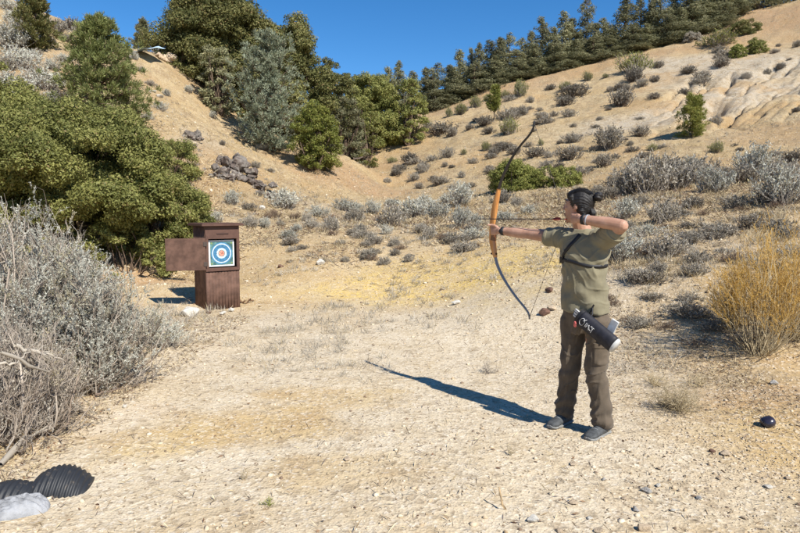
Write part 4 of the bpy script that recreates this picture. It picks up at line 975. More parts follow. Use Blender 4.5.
# clumped dry grass tufts in the flat and on the right
def tufts(n, ymax, seed, dens, mat, name, h0, blades):
    rs = np.random.RandomState(seed); X, Y = scatter_xy(n, ymax, rs, .8, 5.0); k = rs.uniform(size=n) < dens(X, Y); X, Y = X[k], Y[k]; n = len(X); Z = H(X, Y)
    hh = h0 * rs.uniform(.5, 1.5, n); i = np.repeat(np.arange(n), blades); D = unit(rs.normal(size=(len(i), 3)) * [.55, .55, .2] + [0, 0, .8]); g = Geo()
    B = np.stack([X, Y, Z], -1)[i] + rs.normal(size=(len(i), 3)) * [.05, .05, 0] * (hh[i] / .15)[:, None]
    g.leaves(B, D, perp(D, rs), hh[i] * rs.uniform(.5, 1.1, len(i)), .005 * np.clip(Y[i] / 7, .8, 3.5), 0, np.repeat(rs.uniform(0, 1, n), blades) + rs.normal(size=len(i)) * .15, (rs.uniform(size=len(i)) < .1) * .9)
    o = link(name, g.mesh(name, mat), None); o['kind'] = 'stuff'; return o
def dens_tuft(X, Y):
    a = sstep(1.6, 3.2, X - .15 * (Y - 5)) * sstep(5, 7, Y) * (1 - sstep(16, 22, Y)); b = sstep(13, 17, Y) * (1 - sstep(24, 30, Y))
    return np.clip(np.maximum(a, b) * sstep(-.15, .35, fbm(X / 1.2, Y / 1.2, 79, 3)), 0, 1)
tufts(5200, 30, 12, dens_tuft, M_STRAW, 'dry_grass', .15, 24)
tufts(3000, 30, 13, lambda X, Y: dens_tuft(X + 7, Y), M_SAGE, 'grey_ground_cover', .14, 26)

gravel(16000, 9, .011, .032, 15, lambda X, Y: np.clip(sstep(.2, 1.6, X - .05 * Y + .5 * fbm(X, Y, 81, 3)) * sstep(-.2, .3, fbm(X / .5, Y / .5, 82, 3)) * (1 - sstep(5, 8, Y)), 0, 1), M_GRV, 'pebbles', '')
def tufts_far(X, Y): return np.clip(.25 + .75 * sstep(-.1, .35, fbm(X / 5, Y / 5, 84, 4)), 0, 1) * (Y > 20) * (1 - .85 * (X / Y > .42) * (Y > 36) * (Y < 56))
tufts(16000, 82, 16, tufts_far, M_STRAW, 'hillside_dry_grass', .20, 9)
tufts(9000, 82, 17, lambda X, Y: tufts_far(X + 9, Y), M_SAGED, 'hillside_low_scrub', .16, 10)
# ------------------------------------------------------------------ box-building helper
def boxes(name, specs, mat, parent=None, loc=None, rotz=0, bev=.003):
    """specs: list of (x0,x1,y0,y1,z0,z1) all belonging to one part"""
    import bmesh
    bm = bmesh.new()
    for x0, x1, y0, y1, z0, z1 in specs:
        r = bmesh.ops.create_cube(bm, size=1)['verts']
        for v in r: v.co = Vector(((v.co.x + .5) * (x1 - x0) + x0, (v.co.y + .5) * (y1 - y0) + y0, (v.co.z + .5) * (z1 - z0) + z0))
    if bev: bmesh.ops.bevel(bm, geom=bm.edges[:], offset=bev, segments=1, affect='EDGES')
    me = bpy.data.meshes.new(name); bm.to_mesh(me); bm.free(); me.materials.append(mat)
    return link(name, me, parent, loc, rotz)

# ------------------------------------------------------------------ brown target box
M_BOX = plain('brown stained board', (.115, .065, .047), .8, .25, 7, .32, .35, 90, .004)
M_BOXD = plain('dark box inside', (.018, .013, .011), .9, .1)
M_EDGE = plain('brown trim', (.10, .053, .039), .7, .3, 14, .15, .3, 90, .004)
fc = hit(224, 309)                       # middle of the front face's foot
bz = float(H(fc[0], fc[1])[0]); th_b = math.radians(38)    # front normal turned from -Y towards +X
W_, D_ = .56, .54
t = thing('target_box', 'dark brown wooden target cabinet with its door swung open to the left', 'target box', (fc[0], fc[1], bz), th_b)
g = Geo()
# grooved siding panels, local frame: front at y=0, box runs back to y=D_
def siding(name, p0, p1, z0, z1, thick, out):
    """vertical boards from p0 to p1 (xy), grooves every 5 cm, outward normal 'out'"""
    p0 = np.array(p0); p1 = np.array(p1); out = np.array(out); L = np.linalg.norm(p1 - p0); n = max(2, round(L / .052)); d = (p1 - p0) / L
    prof = []
    for i in range(n):
        a = i * L / n; b_ = (i + 1) * L / n
        if i: prof += [(a, -.007), (a + .006, -.007), (a + .009, 0)]
        else: prof += [(a, 0)]
        prof += [(b_ if i == n - 1 else b_ - .003, 0)]
    g = Geo(); V = []; k = len(prof)
    for z in (z0, z1):
        for s, o_ in prof: q = p0 + d * s + out * o_; V.append([q[0], q[1], z])
    for z in (z0, z1):
        for s, o_ in prof: q = p0 + d * s - out * thick; V.append([q[0], q[1], z])
    Q = []
    for i in range(k - 1):
        Q += [[i, i + 1, k + i + 1, k + i], [2 * k + i, 3 * k + i, 3 * k + i + 1, 2 * k + i + 1], [k + i, k + i + 1, 3 * k + i + 1, 3 * k + i], [i, 2 * k + i, 2 * k + i + 1, i + 1]]
    Q += [[0, k, 3 * k, 2 * k], [k - 1, 3 * k - 1, 4 * k - 1, 2 * k - 1]]
    g.add(V, Q); me = g.mesh(name, M_BOX); return link(name, me, t)
hw = W_ / 2; ZB = .66; ZT = 1.15
siding('front_panel', (-hw, 0), (hw, 0), -.12, ZB - .03, .018, (0, -1))
siding('side_panel', (-hw, D_), (-hw, .0185), -.12, 1.36, .018, (-1, 0))
siding('side_panel', (hw, .0185), (hw, D_), -.12, 1.36, .018, (1, 0))
siding('back_panel', (hw - .02, D_ - .001), (-hw + .02, D_ - .001), -.12, 1.36, .018, (0, 1))
fr = boxes('frame', [(-hw - .004, hw + .004, -.022, -.001, ZB - .03, ZB + .025), (-hw - .004, -hw + .045, -.022, .016, ZB + .026, ZT), (hw - .045, hw + .004, -.022, .016, ZB + .026, ZT), (-hw - .004, hw + .004, -.022, .016, ZT + .001, 1.36)], M_EDGE, t)
boxes('handle', [(-.10, .10, -.032, -.023, 1.225, 1.245)], plain('worn slot', (.06, .032, .025), .7), fr)
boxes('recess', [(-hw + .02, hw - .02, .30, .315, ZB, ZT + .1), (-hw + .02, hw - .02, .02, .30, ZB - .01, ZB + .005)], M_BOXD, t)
boxes('lid', [(-hw - .075, hw + .06, -.085, D_ + .05, 1.361, 1.392), (-hw - .06, hw + .045, -.07, D_ + .035, 1.393, 1.405)], M_EDGE, t)
# the door, hinged on the front left post
dw, dh = .60, ZT - ZB + .02
dr = boxes('door', [(-dw, 0, -.012, .012, 0, dh)], M_BOX, t, (-hw - .012, -.036, ZB - .0), math.radians(-16) if False else 0)
dr.rotation_euler = (0, 0, math.radians(-24))
boxes('hinge', [(-.03, .03, -.020, -.0125, .06, .13), (-.03, .03, -.020, -.0125, dh - .13, dh - .06)], plain('hinge', (.07, .05, .04), .5, .5), dr)
# target face: paper square with painted rings
ts = .43; tz = (ZB + ZT) / 2 + .01
tf = boxes('target_face', [(-ts / 2, ts / 2, .035, .085, tz - ts / 2, tz + ts / 2)], plain('target foam', (.72, .72, .70), .8, .2, 20, .08), t)
def disc(r0, r1, y, mat, sq=0, n=48, name='ring'):
    V = []; Q = []
    for i in range(n):
        a = 2 * math.pi * i / n
        for r in (r0, r1):
            k = (1 / max(abs(math.cos(a)), abs(math.sin(a)))) if sq and r == r1 else 1
            V.append([math.cos(a) * r * k, y, tz + math.sin(a) * r * k])
    for i in range(n): j = (i + 1) % n; Q.append([2 * i, 2 * j, 2 * j + 1, 2 * i + 1])
    g = Geo(); g.add(V, Q); return link(name, g.mesh(name, mat), tf)
P_BL = plain('ring blue', (.055, .17, .30), .7, .2, 30, .25); P_TE = plain('corner teal', (.09, .20, .20), .7, .2, 9, .6)
P_WH = plain('ring white', (.68, .72, .72), .7, .2, 30, .08); P_LB = plain('ring pale blue', (.20, .38, .52), .7, .2, 30, .2); P_PE = plain('centre peach', (.62, .27, .20), .7, .2, 25, .25)
disc(.180, .190, .034, P_TE, 1); disc(.166, .180, .0335, P_BL); disc(.154, .166, .034, P_LB); disc(.144, .154, .0335, P_WH); disc(.090, .144, .0342, P_BL); disc(.080, .090, .0335, P_LB); disc(.058, .080, .034, P_WH); disc(.048, .058, .0335, P_TE); disc(.0, .048, .034, P_PE)
for s1 in (-1, 1):
    for s2 in (-1, 1):
        boxes('corner_patch', [(s1 * .166 - .014, s1 * .166 + .014, .0315, .0332, tz + s2 * .166 - .014, tz + s2 * .166 + .014)], plain('corner olive', (.20, .26, .10), .7), tf, bev=0)
rs = np.random.RandomState(4); hg = Geo()
for _ in range(26):
    a_, r_ = rs.uniform(0, 6.28), abs(rs.normal()) * .07; c_ = np.array([math.cos(a_) * r_, 0, tz + math.sin(a_) * r_]); hg.tubes(np.array([c_ + [0, .0325, 0], c_ + [0, .03, 0]])[None], .0035, 6); hg.add([c_ + [math.cos(q_) * .0035, .0305, math.sin(q_) * .0035] for q_ in np.linspace(0, 6.28, 7)[:-1]], [[0, 1, 2, 3], [0, 3, 4, 5]])
link('arrow_hole', hg.mesh('arrow_hole', M_BOXD), tf)['kind'] = 'stuff'
boxes('board', [(-.02, .02, .086, .10, tz - .2, tz + .2)], M_BOXD, t)

# ------------------------------------------------------------------ corrugated black pipe ends half buried at the lower left
M_PIPE = plain('black ribbed plastic', (.022, .024, .028), .55, .4, 8, .3, .2, 30, .002)
_nt = M_PIPE.node_tree; _tc = _nt.nodes.new('ShaderNodeTexCoord').outputs['Object']; _b5 = _nt.nodes['Principled BSDF']
_nt.links.new(mix(_nt, ramp(_nt, noise(_nt, _tc, 22, 5, .7), .55, .75, 0, .4), (.022, .024, .028), (.30, .235, .16)), _b5.inputs['Base Color'])
def pipe(label, px, py, R_, Ln, rot, tilt, a0, a1, n=22, sink=0):
    p = hit(px, py); g = Geo(); K = n * 4; A = 30; V = []; Q = []
    for i in range(K):
        x = (i / (K - 1) - .5) * Ln; r = R_ * (1 + .045 * math.sin(i / 4 * 2 * math.pi))
        for j in range(A + 1):
            a = math.radians(a0 + (a1 - a0) * j / A); V.append([x, math.cos(a) * r, math.sin(a) * r * (1 - (2.0 * x / Ln) ** 2 * .55)])
    n1 = len(V)
    for i in range(K):
        for j in range(A + 1):
            a = math.radians(a0 + (a1 - a0) * j / A); x = (i / (K - 1) - .5) * Ln; V.append([x, math.cos(a) * (R_ * .9), math.sin(a) * (R_ * .9) * (1 - (2.0 * x / Ln) ** 2 * .55)])
    for i in range(K - 1):
        for j in range(A):
            q = i * (A + 1) + j; Q += [[q, q + 1, q + A + 2, q + A + 1], [n1 + q, n1 + q + A + 1, n1 + q + A + 2, n1 + q + 1]]
    for i in range(K - 1):
        for j in (0, A): q = i * (A + 1) + j; Q.append([q, q + A + 1, n1 + q + A + 1, n1 + q])
    for i in (0, K - 1):
        for j in range(A): q = i * (A + 1) + j; Q.append([q, q + 1, n1 + q + 1, n1 + q])
    g.add(V, Q); o = link('corrugated_pipe', g.mesh('pipe', M_PIPE, True), None, p - [0, 0, sink]); o.rotation_euler = (0, tilt, rot)
    return tag(o, label, 'pipe', 'black corrugated pipe ends')
pipe('black ribbed pipe half dome rising from the sand at the lower left', 62, 486, .15, .30, math.radians(12), math.radians(13), 0, 180, 11, .035)
pipe('second black ribbed pipe end cut off by the left edge', 14, 494, .12, .34, math.radians(4), math.radians(6), 0, 180, 11, .05)
# pale grey cloth-like slab beside the pipe
p = hit(8, 512); g = Geo(); V = []; n1, n2 = 60, 36
for i in range(n1):
    for j in range(n2):
        u, v = i / (n1 - 1) * 2 - 1, j / (n2 - 1) * 2 - 1; e = max(0, 1 - (abs(u) ** 2.6 + abs(v) ** 2.6)) ** .35
        V.append([u * .20, v * .11 + .03 * math.sin(u * 3), -.05 + .10 * e + .05 * fbm(np.array([u * 3.]), np.array([v * 5. + u]), 88, 4)[0] * e])
g.add(V, [[i * n2 + j, (i + 1) * n2 + j, (i + 1) * n2 + j + 1, i * n2 + j + 1] for i in range(n1 - 1) for j in range(n2 - 1)])
tag(link('sandbag', g.mesh('sandbag', plain('grey weathered sack', (.25, .255, .265), .9, .15, 9, .4, .8, 60, .01), True), None, p, .35), 'weathered pale grey sack lying in the lower left corner beside the pipe', 'sack')

# glossy dark ball on the right
p = hit(770, 428); import bmesh as _b
bm = _b.new(); _b.ops.create_uvsphere(bm, u_segments=32, v_segments=20, radius=.052)
for v in bm.verts: v.co.z *= .8; v.co += Vector((0, 0, .004 * math.sin(v.co.x * 60)))
me = bpy.data.meshes.new('ball'); bm.to_mesh(me); bm.free(); me.materials.append(plain('shiny black plastic', (.02, .018, .03), .25, .6, 12, .4)); me.polygons.foreach_set('use_smooth', np.ones(len(me.polygons), bool))
ball = tag(link('ball', me, None, p + [0, .03, .035]), 'shiny black lump lying on the sand at the right', 'ball')
ring_ = Geo(); a = np.linspace(0, 2 * np.pi, 25); ring_.tubes(np.stack([np.cos(a) * .053, np.sin(a) * .053, a * 0], -1)[None], .003, 5)
o = link('seam', ring_.mesh('seam', plain('seam', (.10, .10, .12), .4), True), ball); o.rotation_euler = (.5, .3, 0)
# ------------------------------------------------------------------ the archer
import bmesh
Tv = np.array([-.682, .731, 0]); Cv = np.array([-.731, -.682, 0]); Uv = np.array([0, 0, 1.])
O = np.array([1.347, 4.258, 0.0]); O[2] = float(H(O[0], O[1])[0])
def L(t, c, z): return Tv * (t + .045 * min(1, max(0, (z - .55) / .85))) + Cv * c + Uv * z
class Sdf:
    """collects closed pieces, then fuses them into one skin"""
    def __init__(s): s.V = []; s.F = []; s.n = 0
    def _add(s, V, F): s.V += [tuple(v) for v in V]; s.F += [[i + s.n for i in f] for f in F]; s.n = len(s.V)
    def loft(s, rings, n=20):
        """rings: (centre, axisA*ra, axisB*rb)"""
        V = []; F = []; m = len(rings)
        for c, A, B in rings:
            for k in range(n): a = 2 * math.pi * k / n; V.append(np.array(c) + np.array(A) * math.cos(a) + np.array(B) * math.sin(a))
        for i in range(m - 1):
            for k in range(n): F.append([i * n + k, i * n + (k + 1) % n, (i + 1) * n + (k + 1) % n, (i + 1) * n + k])
        F.append(list(range(n))[::-1]); F.append([(m - 1) * n + k for k in range(n)]); s._add(V, F)
    def limb(s, pts, rad, n=14, flat=None):
        """rounded tapered tube through pts; flat=(axis, factor) squashes the section along an axis"""
        P_ = [np.array(p, float) for p in pts]; R_ = list(rad)
        d0 = unit(P_[1] - P_[0]); d1 = unit(P_[-1] - P_[-2])
        P2 = [P_[0] - d0 * R_[0] * .75, P_[0] - d0 * R_[0] * .45] + P_ + [P_[-1] + d1 * R_[-1] * .45, P_[-1] + d1 * R_[-1] * .75]
        R2 = [R_[0] * .4, R_[0] * .82] + R_ + [R_[-1] * .82, R_[-1] * .4]
        rings = []; ref = np.array([0.13, .21, .97]) if abs(d0[2]) < .8 else np.array([.97, .1, .1])
        A = unit(np.cross(d0, ref))
        for i, (p, r) in enumerate(zip(P2, R2)):
            d = unit(P2[min(i + 1, len(P2) - 1)] - P2[max(i - 1, 0)]); A = unit(A - d * (A @ d)); B = np.cross(d, A)
            if flat is not None:
                ax, f = flat; ax = unit(ax - d * (ax @ d)); bx = np.cross(d, ax); rings.append((p, ax * r * f, bx * r))
            else: rings.append((p, A * r, B * r))
        s.loft(rings, n)
    def ball(s, c, A, B, Cc, n=18):
        c = np.array(c, float); V = []; F = []; m = 12
        V.append(c - Cc)
        for i in range(1, m):
            ph = -math.pi / 2 + math.pi * i / m
            for k in range(n): a = 2 * math.pi * k / n; V.append(c + np.array(A) * math.cos(ph) * math.cos(a) + np.array(B) * math.cos(ph) * math.sin(a) + np.array(Cc) * math.sin(ph))
        V.append(c + Cc); last = len(V) - 1
        for k in range(n): F.append([0, 1 + (k + 1) % n, 1 + k]); F.append([last, 1 + (m - 2) * n + k, 1 + (m - 2) * n + (k + 1) % n])
        for i in range(m - 2):
            for k in range(n): F.append([1 + i * n + k, 1 + i * n + (k + 1) % n, 1 + (i + 1) * n + (k + 1) % n, 1 + (i + 1) * n + k])
        s._add(V, F)
    def build(s, name, mat, parent, voxel=.006, smooth=3, disp=None, keep=None):
        me = bpy.data.meshes.new(name); me.from_pydata(s.V, [], s.F); me.update()
        bm = bmesh.new(); bm.from_mesh(me); bmesh.ops.recalc_face_normals(bm, faces=bm.faces); bm.to_mesh(me); bm.free()
        o = bpy.data.objects.new(name, me); COL.objects.link(o)
        md = o.modifiers.new('r', 'REMESH'); md.mode = 'VOXEL'; md.voxel_size = voxel; md.adaptivity = 0
        if smooth: sm = o.modifiers.new('s', 'SMOOTH'); sm.iterations = smooth; sm.factor = .5
        dg = bpy.context.evaluated_depsgraph_get(); m2 = bpy.data.meshes.new_from_object(o.evaluated_get(dg)); bpy.data.objects.remove(o)
        if disp is not None:
            n_ = len(m2.vertices); V = np.empty(n_ * 3, np.float32); m2.vertices.foreach_get('co', V); V = V.reshape(-1, 3).astype(float)
            Nn = np.empty(n_ * 3, np.float32); m2.vertices.foreach_get('normal', Nn); Nn = Nn.reshape(-1, 3)
            V = V + Nn * disp(V)[:, None]; m2.vertices.foreach_set('co', V.astype(np.float32).ravel())
        if keep is not None:
            bm = bmesh.new(); bm.from_mesh(m2); bmesh.ops.delete(bm, geom=[v for v in bm.verts if not keep(np.array(v.co[:]))], context='VERTS'); bm.to_mesh(m2); bm.free()
        m2.name = name; m2.materials.clear(); m2.materials.append(mat); m2.polygons.foreach_set('use_smooth', np.ones(len(m2.polygons), bool)); m2.update()
        return link(name, m2, parent)

M_SKIN, nt, N_, L_, b_ = newmat('skin')
tc = N_.new('ShaderNodeTexCoord').outputs['Object']
L_.new(mix(nt, ramp(nt, noise(nt, tc, 14, 4, .6), .35, .65), (.36, .20, .135), (.46, .27, .19)), b_.inputs['Base Color'])
b_.inputs['Roughness'].default_value = .5; b_.inputs['Specular IOR Level'].default_value = .35
b_.inputs['Subsurface Weight'].default_value = .12; b_.inputs['Subsurface Radius'].default_value = (.01, .004, .002)
L_.new(bump(nt, noise(nt, tc, 160, 3, .6), .25, .001), b_.inputs['Normal'])
def cloth(name, c, amp=.12, fs=700):
    m, nt, N, L0, b = newmat(name); tc = N.new('ShaderNodeTexCoord').outputs['Object']
    n1 = noise(nt, tc, 9, 5, .6); L0.new(mix(nt, ramp(nt, n1, .3, .7), tuple(v * (1 - amp) for v in c), tuple(v * (1 + amp) for v in c)), b.inputs['Base Color'])
    b.inputs['Roughness'].default_value = .88; b.inputs['Specular IOR Level'].default_value = .2; b.inputs['Sheen Weight'].default_value = .15
    h = bump(nt, noise(nt, tc, 26, 4, .5), .35, .006); L0.new(bump(nt, noise(nt, tc, fs, 2, .5), .3, .0006, h), b.inputs['Normal']); return m
M_SHIRT = cloth('olive khaki cotton', (.20, .178, .115)); M_TROU = cloth('brown trouser cloth', (.098, .076, .054), .18)
M_HAIR = plain('black hair', (.012, .010, .009), .48, .4, 40, .4, .7, 220, .004)
M_BLK = plain('black webbing', (.012, .012, .014), .55, .4); M_SHOE = plain('grey blue shoe', (.062, .066, .068), .75, .3, 40, .3, .4, 160, .002); M_SOLE = plain('shoe sole', (.20, .20, .19), .8, .3, 30, .25)

person = thing('person', 'archer in olive shirt and brown trousers drawing a recurve bow toward the box', 'person', O, 0)

# key points (t toward the target, c out of the chest, z up)
SB = L(.185, .0, 1.415); EB = L(.475, .015, 1.435); WB = L(.735, .035, 1.452)       # bow arm
SD_ = L(-.165, .0, 1.42); ED = L(-.335, .095, 1.515); WD = L(-.038, .116, 1.556)    # draw arm
NECK0 = L(.01, -.02, 1.43); NECK1 = L(.042, -.01, 1.54)
Fv = unit(Tv + Cv * .20); Sv = np.cross(Uv, Fv)      # face direction; Sv points to the far side
Sv = -Sv if Sv @ Cv > 0 else Sv                       # Sv = away from the chest side; near cheek is -Sv
HC = L(.062, -.01, 1.645)
def Hd(f, s, u): return HC + Fv * f + Sv * s + Uv * u

b = Sdf()
# torso under the shirt
b.loft([(L(0, -.01, .80), Tv * .145, Cv * .10), (L(0, 0, .95), Tv * .15, Cv * .105), (L(0, 0, 1.08), Tv * .135, Cv * .10), (L(0, 0, 1.22), Tv * .15, Cv * .11), (L(0, -.005, 1.36), Tv * .17, Cv * .10), (L(.005, -.01, 1.44), Tv * .11, Cv * .075)])
b.limb([NECK0, NECK1, L(.055, -.015, 1.58)], [.066, .058, .058])
b.limb([SB - Tv * .05, SB, L(.33, .008, 1.425), EB, L(.56, .02, 1.44), WB], [.058, .056, .049, .041, .042, .029])
b.limb([SD_ + Tv * .05, SD_, (SD_ + ED) / 2 + Uv * -.004, ED], [.058, .056, .05, .042])
b.limb([ED, ED * .65 + WD * .35, WD], [.042, .044, .030])
# legs under the trousers
HF, HR = L(.085, 0, .86), L(-.085, 0, .86); KF, KR = L(.12, .02, .47), L(-.10, .045, .47); AF, AR = L(.172, -.02, .08), L(-.140, -.01, .08)
b.limb([HF, KF, AF], [.085, .055, .04]); b.limb([HR, KR, AR], [.085, .055, .04])
# head: skull, jaw, features
b.ball(Hd(-.015, 0, .028), Fv * .098, Sv * .076, Uv * .092)
b.loft([(Hd(.030, 0, .04), Fv * .060, Sv * .066), (Hd(.028, 0, .0), Fv * .066, Sv * .066), (Hd(.026, 0, -.035), Fv * .064, Sv * .062), (Hd(.030, 0, -.07), Fv * .058, Sv * .053), (Hd(.036, 0, -.098), Fv * .047, Sv * .040), (Hd(.044, 0, -.116), Fv * .028, Sv * .024)], 24)
b.ball(Hd(.076, 0, -.106), Fv * .017, Sv * .021, Uv * .015)                  # chin
b.ball(Hd(.072, 0, .045), Fv * .018, Sv * .046, Uv * .011)                   # brow ridge
b.limb([Hd(.083, 0, .028), Hd(.096, 0, .004), Hd(.103, 0, -.016)], [.008, .010, .0125], 10)
for s_ in (-1, 1):
    b.ball(Hd(.092, s_ * .012, -.022), Fv * .011, Sv * .008, Uv * .008)      # nostrils
    b.ball(Hd(.060, s_ * .040, -.012), Fv * .024, Sv * .020, Uv * .020)      # cheeks
    b.ball(Hd(-.008, s_ * .073, .0), Fv * .015, Sv * .008, Uv * .026)        # ears
    b.ball(Hd(.000, s_ * .071, -.018), Fv * .009, Sv * .008, Uv * .012)
b.ball(Hd(.088, 0, -.050), Fv * .010, Sv * .022, Uv * .0065); b.ball(Hd(.086, 0, -.063), Fv * .011, Sv * .019, Uv * .0075)

# hands: palm + five jointed fingers
def hand(W, fwd, palmn, side, curls, thumb, sc=1.0, spread=.0):
    """W wrist, fwd along the hand, palmn out of the palm, side toward the thumb"""
    fwd, palmn = unit(fwd), unit(palmn - fwd * (palmn @ unit(fwd))); side = unit(side - fwd * (side @ fwd) - palmn * (side @ palmn))
    k = W + fwd * .090 * sc
    b.loft([(W - fwd * .01, side * .027 * sc, palmn * .021 * sc), (W + fwd * .02 * sc, side * .031 * sc, palmn * .020 * sc), (W + fwd * .055 * sc, side * .040 * sc, palmn * .017 * sc), (k, side * .041 * sc, palmn * .013 * sc), (k + fwd * .008, side * .034 * sc, palmn * .009 * sc)], 16)
    for i, (off, ln) in enumerate([(.031, .95), (.0105, 1.05), (-.0105, .98), (-.031, .78)]):
        p = k + side * off * sc - fwd * (.004 if i in (0, 2) else .010 if i == 3 else 0); ang = math.radians(6); c1 = curls[i]; pts = [p - fwd * .012]; pts.append(p)
        for seg, cu in zip((.042, .026, .021), c1):
            ang += math.radians(cu); p = p + (fwd * math.cos(ang) + palmn * math.sin(ang) + side * spread * off * 8) * seg * ln * sc; pts.append(p)
        b.limb(pts, [.0090, .0092, .0085, .0078, .0068], 9)
    p = W + fwd * .025 * sc + side * .026 * sc; pts = [p]
    for seg, dv in zip((.040, .030, .024), thumb):
        p = p + unit(fwd * dv[0] + side * dv[1] + palmn * dv[2]) * seg * sc; pts.append(p)
    b.limb(pts, [.0140, .0112, .0095, .0082], 10)
# bow hand: wraps the grip; thumb side up
hand(WB, Tv, -Cv * .3 + Tv * .2 - np.array([0, 0, 0.]) + L(0, -.8, 0), Uv, [(62, 62, 45), (64, 66, 48), (66, 66, 48), (68, 64, 48)], [(.8, .55, -.25), (.9, .1, -.5), (.6, -.1, -.8)], .92)
# draw hand: hooked on the string at the corner of the mouth, palm toward the face
DH = L(.165, .068, 1.556)
hand(WD, DH - WD + Tv * .05, -Cv, Uv, [(35, 70, 60), (38, 72, 62), (40, 74, 62), (48, 76, 60)], [(.8, .15, .6), (.7, -.4, .6), (.3, -.7, .6)], .93)
b.build('body', M_SKIN, person, .0042, 2)

# hair
h = Sdf()
h.ball(Hd(-.022, 0, .036), Fv * .100, Sv * .084, Uv * .094)
h.ball(Hd(-.045, 0, .00), Fv * .066, Sv * .077, Uv * .080)
h.ball(Hd(.022, 0, .078), Fv * .058, Sv * .066, Uv * .046)
for s_ in (-1, 1): h.limb([Hd(.028, s_ * .066, .068), Hd(.012, s_ * .073, .035), Hd(.004, s_ * .073, .012)], [.020, .012, .006], 8); h.limb([Hd(-.045, s_ * .06, -.03), Hd(-.06, s_ * .045, -.065)], [.024, .018], 8)
def hairdisp(V): 
    q = V - HC; an = np.arctan2(q @ Sv, q[:, 2] + .02); return .0016 * np.sin(an * 34 + 2 * np.sin(q @ Fv * 30)) + .0009 * np.sin(an * 71)
ho = h.build('hair', M_HAIR, person, .0045, 3, hairdisp)
bn = Sdf(); BN = Hd(-.142, -.0, .066)
bn.ball(BN, Fv * .032, Sv * .034, Uv * .034); bn.ball(BN + Fv * -.006 + Uv * .012, Fv * .030, Sv * .026, Uv * .024); bn.limb([Hd(-.11, 0, .05), BN], [.022, .018], 10); bn.limb([BN - Uv * .012, BN - Fv * .020 - Uv * .030], [.016, .007], 8)
bn.build('hair_bun', M_HAIR, ho, .004, 2, lambda V: .0022 * np.sin((V - BN) @ Uv * 240 + (V - BN) @ Sv * 120))
tl = Sdf(); tl.limb([Hd(-.098, -.01, -.03), Hd(-.118, -.01, -.055), Hd(-.118, -.01, -.085)], [.024, .022, .012], 10); tl.build('hair_tail', M_HAIR, ho, .004, 2, lambda V: .0018 * np.sin(V[:, 0] * 260))
# loose strands combed back to the bun
rs = np.random.RandomState(3); hg = Geo(); K = 9; pth = []
for q_ in range(170):
    s0 = rs.uniform(-1.25, 1.25); tt_ = np.linspace(0, 1, K); lift = rs.uniform(.0, .0018) + (rs.uniform() < .06) * rs.uniform(.001, .005)
    pts = []
    for t_ in tt_:
        ang_ = -.35 + t_ * 2.9; w_ = s0 * (1 - .55 * t_)
        d = np.array([math.cos(ang_) * math.cos(w_ * .9), math.sin(w_), math.sin(ang_) * math.cos(w_ * .9)])
        ax_ = np.array([.100, .084, .094]) + lift * (1 + math.sin(t_ * 3.1) * 1.2)
        d = d / np.linalg.norm(d); pts.append(Hd(-.022, 0, .036) + Fv * d[0] * ax_[0] + Sv * d[1] * ax_[1] + Uv * d[2] * ax_[2])
    pth.append(pts[2:])
hg.tubes(np.array(pth), .0009, 3); link('hair_strand', hg.mesh('hair_strand', M_HAIR), ho)['kind'] = 'stuff'
# eyes, brows, lips
for s_ in (-1, 1):
    e = Sdf(); e.ball(Hd(.0745, s_ * .031, .022), Fv * .0115, Sv * .0135, Uv * .0085); eo = e.build('eye', plain('eye white', (.55, .5, .46), .3, .5), person, .002, 1)
    e = Sdf(); e.ball(Hd(.0835, s_ * .031, .022), Fv * .004, Sv * .006, Uv * .006); e.build('iris', plain('dark iris', (.02, .012, .008), .2, .6), eo, .0016, 1)
    e = Sdf(); e.limb([Hd(.0875, s_ * .014, .043), Hd(.084, s_ * .033, .050), Hd(.070, s_ * .052, .044)], [.0035, .004, .0025], 8); e.build('eyebrow', M_HAIR, person, .002, 1)
    e = Sdf(); e.limb([Hd(.086, s_ * .018, .028), Hd(.0855, s_ * .033, .033), Hd(.075, s_ * .047, .026)], [.0016, .002, .0015], 6); e.build('eyelash', M_HAIR, person, .0013, 0)
e = Sdf(); e.ball(Hd(.0915, 0, -.0505), Fv * .009, Sv * .021, Uv * .0055); e.ball(Hd(.0895, 0, -.0625), Fv * .010, Sv * .018, Uv * .0065); e.build('lips', plain('lip', (.34, .11, .09), .45, .4), person, .0022, 1)

# T-shirt
s = Sdf()
s.loft([(L(.0, .0, .885), Tv * .188, Cv * .134), (L(0, .002, .95), Tv * .182, Cv * .130), (L(.0, .006, 1.05), Tv * .168, Cv * .122), (L(0, .01, 1.18), Tv * .170, Cv * .126), (L(0, .008, 1.28), Tv * .178, Cv * .126), (L(0, 0, 1.36), Tv * .182, Cv * .115), (L(0, -.008, 1.425), Tv * .150, Cv * .098), (L(.008, -.012, 1.462), Tv * .085, Cv * .078), (L(.012, -.014, 1.482), Tv * .068, Cv * .068)], 28)
s.limb([SB - Tv * .06 - Uv * .01, SB + Uv * .002, L(.25, .008, 1.416), L(.285, .01, 1.414)], [.085, .080, .072, .071], 20)
s.limb([SD_ + Tv * .05 - Uv * .01, SD_, SD_ * .62 + ED * .38 - Uv * .008, SD_ * .45 + ED * .55 - Uv * .006], [.085, .082, .078, .079], 20)
for w_ in (-1, 1): s.limb([L(w_ * .135, 0, 1.33), L(w_ * .12, 0, 1.22)], [.062, .05], 14)
